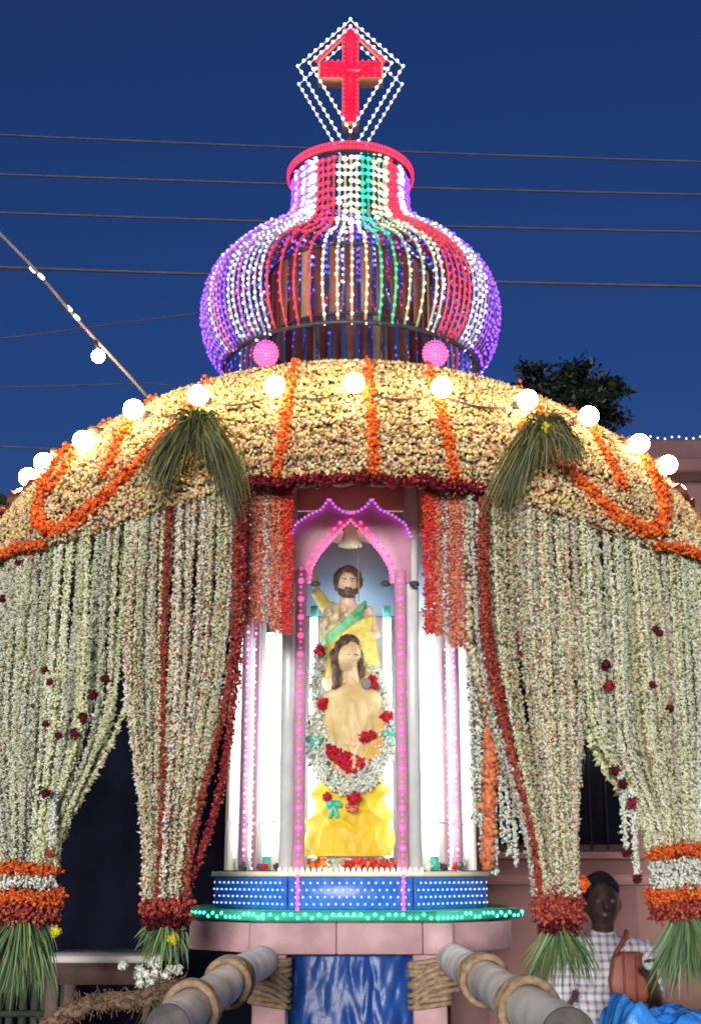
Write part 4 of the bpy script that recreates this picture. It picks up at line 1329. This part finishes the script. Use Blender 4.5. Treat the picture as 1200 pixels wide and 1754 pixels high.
# ------------------------------------------------------------------ light string to the upper left
lsx = thing('festoon_light', (-1.0, 4.3, 3.4), 'cord with small lights rising from the canopy to the upper left corner', 'light cord')
cp = spline([(-.70, 4.60, 3.17), (-.774, 4.5, 3.272), (-.984, 4.3, 3.469), (-1.10, 4.2, 3.59), (-1.236, 4.1, 3.715), (-1.9, 3.7, 4.3)], 40)
MB().tube(cp, .0058, 8).build('cord', M['grey_cord'], lsx, smooth=True)
for q in ((-1.096, 4.185, 3.585), (-1.128, 4.185, 3.612), (-.984, 4.285, 3.472), (-1.01, 4.27, 3.50)):
    MB().capsule(q, (q[0] - .012, q[1], q[2] + .012), .007, .007, 8).build('small_light', M['led_warm'], lsx)
hb = MB().ball((-.913, 4.33, 3.345), .024, 14, 9).build('hanging_bulb', M['bulb'], lsx, smooth=True)
put(MB().tube([(-.913, 4.33, 3.365), (-.93, 4.345, 3.41)], .008, 7).build('socket', M['dark_metal']), lsx)

# ------------------------------------------------------------------ carrying poles
def pole(near, far, label, coils):
    near, far = np.array(near), np.array(far)
    end = far + (far - near) / (far[1] - near[1]) * (6.6 - far[1])
    end[2] = far[2]
    t = thing('carrying_pole', tuple(near), label, 'pole', 'carrying poles')
    path = np.concatenate([np.linspace(near, far, 20)[:-1], np.linspace(far, end, 21)])
    k3 = int(np.argmin(np.abs(path[:, 1] - far[1])))
    MB().tube([path[0], path[k3], path[-1]], [.0485, .0505, .0525], 40, caps=False).build('shaft', M['pole_white'], t, smooth=True)
    d = Vector(path[0] - path[1]).normalized()
    MB().lathe([(.0470, -.004), (.0492, -.003), (.0492, .001), (.046, .004), (.030, .005), (.004, .004)], path[0], 28, d).build('sawn_end', M['pole_end'], t)
    for yc_, turns in coils:
        for k in range(turns):
            y = yc_ + k * .0185 + random.uniform(-.003, .003)
            c = np.array([np.interp(y, path[:, 1], path[:, i]) for i in range(3)])
            tx, tz, ph = random.uniform(-.022, .022), random.uniform(-.012, .012), random.uniform(0, 6)
            MB().tube([(c[0] + (.059 + .0018 * math.sin(3 * a + ph)) * math.cos(a), c[1] + tx * math.cos(a) + tz * math.sin(a), c[2] + (.059 + .0018 * math.cos(2 * a + ph)) * math.sin(a)) for a in np.linspace(0, 2 * math.pi, 30, endpoint=False)], .0098, 8, closed=True).build('rope_turn', M['rope'], t, smooth=True)
    y = coils[0][0] + .02
    c = np.array([np.interp(y, path[:, 1], path[:, i]) for i in range(3)])
    MB().tube(spline([c + [.055, 0, -.03], c + [.062, -.02, -.09], c + [.05, -.01, -.16], c + [.06, 0, -.24]], 12), .007, 7).build('rope_tail', M['rope'], t, smooth=True)
    return t
pole((-.392, 2.95, 1.225), (-.317, 4.0, 1.263), 'left white painted carrying pole with rope bindings and dark sawn end', ((3.20, 3), (3.72, 5)))
pole((.385, 2.43, 1.268), (.343, 4.0, 1.271), 'right white painted carrying pole with rope bindings and dark sawn end', ((2.86, 3), (3.58, 5)))

def shaggy(mb, path, r, n_fib=900):
    p = resample(path, .012)
    for k in range(3):
        q = [pp_ + r * .45 * np.array([math.cos(i * .5 + k * 2.09), math.sin(i * .5 + k * 2.09) * .6, math.sin(i * .5 + k * 2.09)]) for i, pp_ in enumerate(p)]
        mb.tube(q, r * .55, 7)
    for _ in range(n_fib):
        i = random.randrange(len(p))
        d = np.array([random.gauss(0, 1) for _ in range(3)]); d /= np.linalg.norm(d)
        s = p[i] + d * r * .85
        e = np.array([random.gauss(0, 1) for _ in range(3)]); e /= np.linalg.norm(e)
        mb.tube([s, s + (d * .5 + e) * random.uniform(.008, .02)], .0012, 3, caps=False)
    return mb
rp = shaggy(MB(), spline([(-.35, 3.40, 1.215), (-.42, 3.30, 1.275), (-.50, 3.25, 1.255), (-.60, 3.22, 1.250), (-.68, 3.2, 1.215), (-.78, 3.22, 1.12), (-.86, 3.25, .9), (-.88, 3.25, .4), (-.9, 3.2, GROUND + .03)], 60), .021, 3600)
tag(rp.build('coir_rope', M['coir']), 'thick shaggy brown coir rope draped beside the left pole', 'rope')
bn = MB()
for k in range(26):
    bloom(bn, (-.66 + random.gauss(0, .06), 4.75 + random.gauss(0, .03), 1.18 + random.gauss(0, .03)), .022, WHITE_BUD + [(.35, .3, .2, 3)], 18)
fb = thing('flower_bundle', (-.66, 4.75, 1.05), 'loose bundle of faded cream flowers beside the left pole', 'flowers')
bn.build('blossoms', M['flower'], fb, colour=True)['kind'] = 'stuff'
tag(leaf_tassel(MB(), (-.66, 4.74, 1.18), .3, .1, 70, DARKGREENS).build('stalks', M['leaf'], fb, colour=True), kind='stuff')

# ------------------------------------------------------------------ tarpaulins
def crumple(w_, h_, d_, loc, seed, nx=70, nz=150, amp=.022):
    rg = np.random.default_rng(seed)
    waves = [(rg.uniform(-9, 9), rg.uniform(-34, 34), rg.uniform(0, 6), 1 / (1 + i * .25)) for i in range(16)]
    vv = []
    for j in range(nz):
        for i in range(nx):
            u, v = i / (nx - 1) * 2 - 1, j / (nz - 1)
            f = sum(a * abs(math.sin(p * u + q * v + o_ + 1.2 * math.sin(q * .5 * u))) for p, q, o_, a in waves) / 5 - .7
            bulge = math.sqrt(max(0, 1 - abs(u) ** 3)) * (1 - .35 * v ** 4)
            vv.append((loc[0] + u * w_ / 2 + amp * .4 * math.sin(v * 9 + u * 5), loc[1] - d_ * bulge - amp * f * 1.6, loc[2] + v * h_))
    return vv, [(j * nx + i, j * nx + i + 1, (j + 1) * nx + i + 1, (j + 1) * nx + i) for j in range(nz - 1) for i in range(nx - 1)]
tp = MB().add(*crumple(.43, 1.425, .13, (.003, 4.62, GROUND + .005), 4))
o = tp.build('tarpaulin', M['tarp_dark'], smooth=True)
sol = o.modifiers.new('t', 'SOLIDIFY'); sol.thickness = .004; sol.offset = 1
tag(o, 'dark blue plastic tarpaulin stuffed between the platform legs', 'tarpaulin')
# bright blue sheet heaped over a load at the lower right
rg = np.random.default_rng(9)
nx, ny = 150, 100
vv = []
wv = [(rg.uniform(-22, 22), rg.uniform(-22, 22), rg.uniform(0, 6)) for _ in range(12)]
for j in range(ny):
    for i in range(nx):
        u, v = i / (nx - 1) * 2 - 1, j / (ny - 1) * 2 - 1
        e = max(abs(u), abs(v))
        h = 1.16 * (1 - smoothstep(.55, 1.0, e) ** 1.2)
        f = sum((1 - abs(math.sin((p * u + q * v) * (.35 + .09 * k_) + o_ + 1.4 * math.sin(u * 5 + q) + math.cos(v * 4 + p)))) ** 2 / (1 + .12 * k_) for k_, (p, q, o_) in enumerate(wv)) / 6 - .6
        pk = .10 * math.exp(-((u + .62) / .16) ** 2) + .05 * math.exp(-((u + .30) / .10) ** 2) + .05 * math.exp(-((u + .05) / .08) ** 2)
        vv.append((1.56 + u * .78, 5.55 + v * .36, GROUND + .004 + h * .975 + (.13 * f + pk) * (h / 1.16)))
bs = MB().add(vv, [(j * nx + i, j * nx + i + 1, (j + 1) * nx + i + 1, (j + 1) * nx + i) for j in range(ny - 1) for i in range(nx - 1)])
tag(bs.build('plastic_sheet', M['tarp_bright'], smooth=True), 'bright blue crumpled plastic sheet heaped at the lower right', 'plastic sheet')

# ------------------------------------------------------------------ man behind the right pole
MX, MY = 1.178, 6.3
person = thing('person', (MX, MY, GROUND), 'man in a pale checked shirt standing before the pink wall', 'person')
def L(x, y, z):
    return (MX + x, MY + y, GROUND + z)
b = MB()
b.ball(L(0, -.015, 1.555), .098, 18, 14, sc=(.80, .95, 1.18))
b.ball(L(0, -.05, 1.50), .055, 12, 10, sc=(.9, .9, 1.0))
b.capsule(L(0, -.108, 1.565), L(0, -.122, 1.535), .011, .016)
for s in (-1, 1):
    b.ball(L(s * .082, 0, 1.545), .026, 10, 8, sc=(.45, .8, 1.3))
b.ball(L(0, -.098, 1.497), .020, 10, 6, sc=(1.4, .5, .55))
b.capsule(L(0, .012, 1.36), L(0, 0, 1.46), .056, .052)
b.capsule(L(-.13, .01, 1.325), L(.13, .01, 1.325), .066, .066)
b.capsule(L(-.05, .01, 1.24), L(.05, .01, 1.24), .098, .098)
b.capsule(L(-.04, .01, 1.05), L(.04, .01, 1.05), .098, .098)
b.capsule(L(-.06, .01, .90), L(.06, .01, .90), .10, .10)
for s in (-1, 1):
    b.capsule(L(s * .09, .01, .86), L(s * .10, 0, .47), .082, .056)
    b.capsule(L(s * .10, 0, .47), L(s * .10, .02, .09), .054, .036)
    b.capsule(L(s * .10, .03, .04), L(s * .115, -.12, .03), .036, .028)
# arms: right hangs, left is bent up holding a cloth
b.capsule(L(-.185, .01, 1.33), L(-.225, .02, 1.06), .050, .038)
b.capsule(L(-.225, .02, 1.06), L(-.235, -.05, .82), .036, .025)
b.capsule(L(.185, .01, 1.33), L(.225, -.03, 1.09), .050, .038)
b.capsule(L(.225, -.03, 1.09), L(.165, -.235, 1.22), .036, .025)
def hand(base, fwd, side, up, curl):
    base, fwd, side, up = Vector(base), Vector(fwd).normalized(), Vector(side).normalized(), Vector(up).normalized()
    b.capsule(base, base + fwd * .06, .026, .030)
    for k in range(4):
        r_ = base + fwd * .075 + side * (.027 - .018 * k)
        ln = (.030, .036, .033, .026)[k]
        mid = r_ + fwd * ln + up * curl * .4 * ln
        b.capsule(r_, mid, .0095, .009, 8)
        b.capsule(mid, mid + fwd * ln * .5 + up * curl * ln, .009, .0075, 8)
    th_ = base + fwd * .025 + side * .030
    b.capsule(th_, th_ + fwd * .025 + side * .022, .011, .010, 8)
    b.capsule(th_ + fwd * .025 + side * .022, th_ + fwd * .05 + side * .022 + up * curl * .02, .010, .008, 8)
hand(L(-.237, -.06, .80), (0, -.25, -1), (0, -1, .25), (1, 0, 0), .5)
hand(L(.160, -.245, 1.235), (-.15, -.55, .85), (-1, 0, -.1), (0, -.8, -.5), .9)
body = remesh(b.build('body', M['skin_dark'], person), .009, 3)
h = MB()
h.ball(L(0, .004, 1.585), .098, 16, 12, sc=(.86, .98, 1.05))
for k in range(140):
    a, e = random.uniform(0, 6.28), random.uniform(0.0, 1.5)
    p = (.084 * math.cos(e) * math.cos(a), .008 + .096 * math.cos(e) * math.sin(a), 1.585 + .102 * math.sin(e))
    if p[1] < -.06 and p[2] < 1.63: continue
    h.ball(L(*p), .013, 6, 5)
hr = h.build('hair', M['hair'])
# cut the face free by keeping the hair ball behind the forehead
remesh(hr, .009, 1)
hm = hr.data
bmh = bmesh.new(); bmh.from_mesh(hm)
kill = [v for v in bmh.verts if (v.co.y < MY - .055 and v.co.z < GROUND + 1.612) or v.co.z < GROUND + 1.52]
bmesh.ops.delete(bmh, geom=kill, context='VERTS'); bmh.to_mesh(hm); bmh.free()
put(hr, person)
for s in (-1, 1):
    put(MB().ball(L(s * .032, -.098, 1.562), .011, 8, 6, sc=(1.4, .6, .8)).build('eye', M['eye_white']), person)
mc = bpy.data.materials.new('checked_shirt')
mc.use_nodes = True
nt = mc.node_tree
bs_ = nt.nodes['Principled BSDF']; bs_.inputs['Roughness'].default_value = .85
tc = nt.nodes.new('ShaderNodeTexCoord')
sep = nt.nodes.new('ShaderNodeSeparateXYZ'); nt.links.new(tc.outputs['Object'], sep.inputs[0])
def stripe(sock, freq):
    a = nt.nodes.new('ShaderNodeMath'); a.operation = 'MULTIPLY'; a.inputs[1].default_value = freq
    c_ = nt.nodes.new('ShaderNodeMath'); c_.operation = 'FRACT'
    d_ = nt.nodes.new('ShaderNodeMath'); d_.operation = 'LESS_THAN'; d_.inputs[1].default_value = .38
    nt.links.new(sock, a.inputs[0]); nt.links.new(a.outputs[0], c_.inputs[0]); nt.links.new(c_.outputs[0], d_.inputs[0])
    return d_
s1, s2 = stripe(sep.outputs['X'], 28), stripe(sep.outputs['Z'], 28)
ad = nt.nodes.new('ShaderNodeMath'); ad.operation = 'ADD'
nt.links.new(s1.outputs[0], ad.inputs[0]); nt.links.new(s2.outputs[0], ad.inputs[1])
ml = nt.nodes.new('ShaderNodeMath'); ml.operation = 'MULTIPLY'; ml.inputs[1].default_value = .5
nt.links.new(ad.outputs[0], ml.inputs[0])
cr = nt.nodes.new('ShaderNodeValToRGB')
cr.color_ramp.elements[0].color = (.74, .70, .76, 1); cr.color_ramp.elements[1].color = (.24, .22, .29, 1)
nt.links.new(ml.outputs[0], cr.inputs['Fac']); nt.links.new(cr.outputs[0], bs_.inputs['Base Color'])
nz_ = nt.nodes.new('ShaderNodeTexNoise'); nz_.inputs['Scale'].default_value = 11; nz_.inputs['Detail'].default_value = 4; nz_.inputs['Distortion'].default_value = 1.5
bp_ = nt.nodes.new('ShaderNodeBump'); bp_.inputs['Strength'].default_value = .8; bp_.inputs['Distance'].default_value = .03
nt.links.new(tc.outputs['Object'], nz_.inputs['Vector']); nt.links.new(nz_.outputs['Fac'], bp_.inputs['Height']); nt.links.new(bp_.outputs[0], bs_.inputs['Normal'])
s_ = MB()
s_.capsule(L(-.13, .01, 1.325), L(.13, .01, 1.325), .078, .078)
s_.capsule(L(-.05, .01, 1.24), L(.05, .01, 1.24), .114, .114)
s_.capsule(L(-.055, .01, 1.05), L(.055, .01, 1.05), .114, .114)
s_.capsule(L(-.065, .01, .84), L(.065, .01, .84), .122, .122)
s_.capsule(L(0, .015, 1.36), L(0, .012, 1.40), .075, .066)
for s in (-1, 1):
    s_.capsule(L(s * .185, .01, 1.33), L(s * .215, .01, 1.16), .064, .060)
sh_ = s_.build('shirt', mc); remesh(sh_, .010, 3); put(sh_, person)
tr = MB()
tr.capsule(L(-.06, .01, .86), L(.06, .01, .86), .112, .112)
for s in (-1, 1):
    tr.capsule(L(s * .09, .01, .84), L(s * .10, .0, .47), .096, .074)
    tr.capsule(L(s * .10, 0, .47), L(s * .10, .02, .13), .073, .06)
to = tr.build('trousers', M['trouser']); remesh(to, .011, 3); put(to, person)
# bag on his shoulder and the cloth in his hand
bg_ = thing('shoulder_bag', L(.10, -.16, 1.14), 'red brown bag hanging in front of the man in the checked shirt', 'bag')
bo = MB()
NB = 9
bo.extrude([(MX + .005, GROUND + 1.325), (MX - .015, GROUND + 1.22), (MX - .005, GROUND + 1.13), (MX + .02, GROUND + 1.115), (MX + .135, GROUND + 1.125), (MX + .155, GROUND + 1.15), (MX + .155, GROUND + 1.33), (MX + .13, GROUND + 1.345), (MX + .05, GROUND + 1.345)], MY - .195, MY - .135)
o = bo.build('bag_body', M['bag'], bg_)
bv = o.modifiers.new('b', 'BEVEL'); bv.width = .012; bv.segments = 3
for x in (.045, .10):
    MB().tube([L(x, -.20, 1.13), L(x + .003, -.202, 1.335)], .005, 6).build('seam', M['bag'], bg_)
MB().tube(spline([L(.02, -.15, 1.33), L(.075, -.12, 1.40), L(.11, .01, 1.425), L(.12, .12, 1.36)], 16), .011, 8).build('strap', M['bag'], bg_)
wc = MB().ball(L(.135, -.305, 1.315), .035, 14, 10, sc=(.8, .7, 1.1))
o = wc.build('folded_cloth', M['white_cloth'], smooth=True)
for v in o.data.vertices:
    v.co *= 1
tag(o, 'small white cloth held in the hand of the man in the checked shirt', 'cloth')
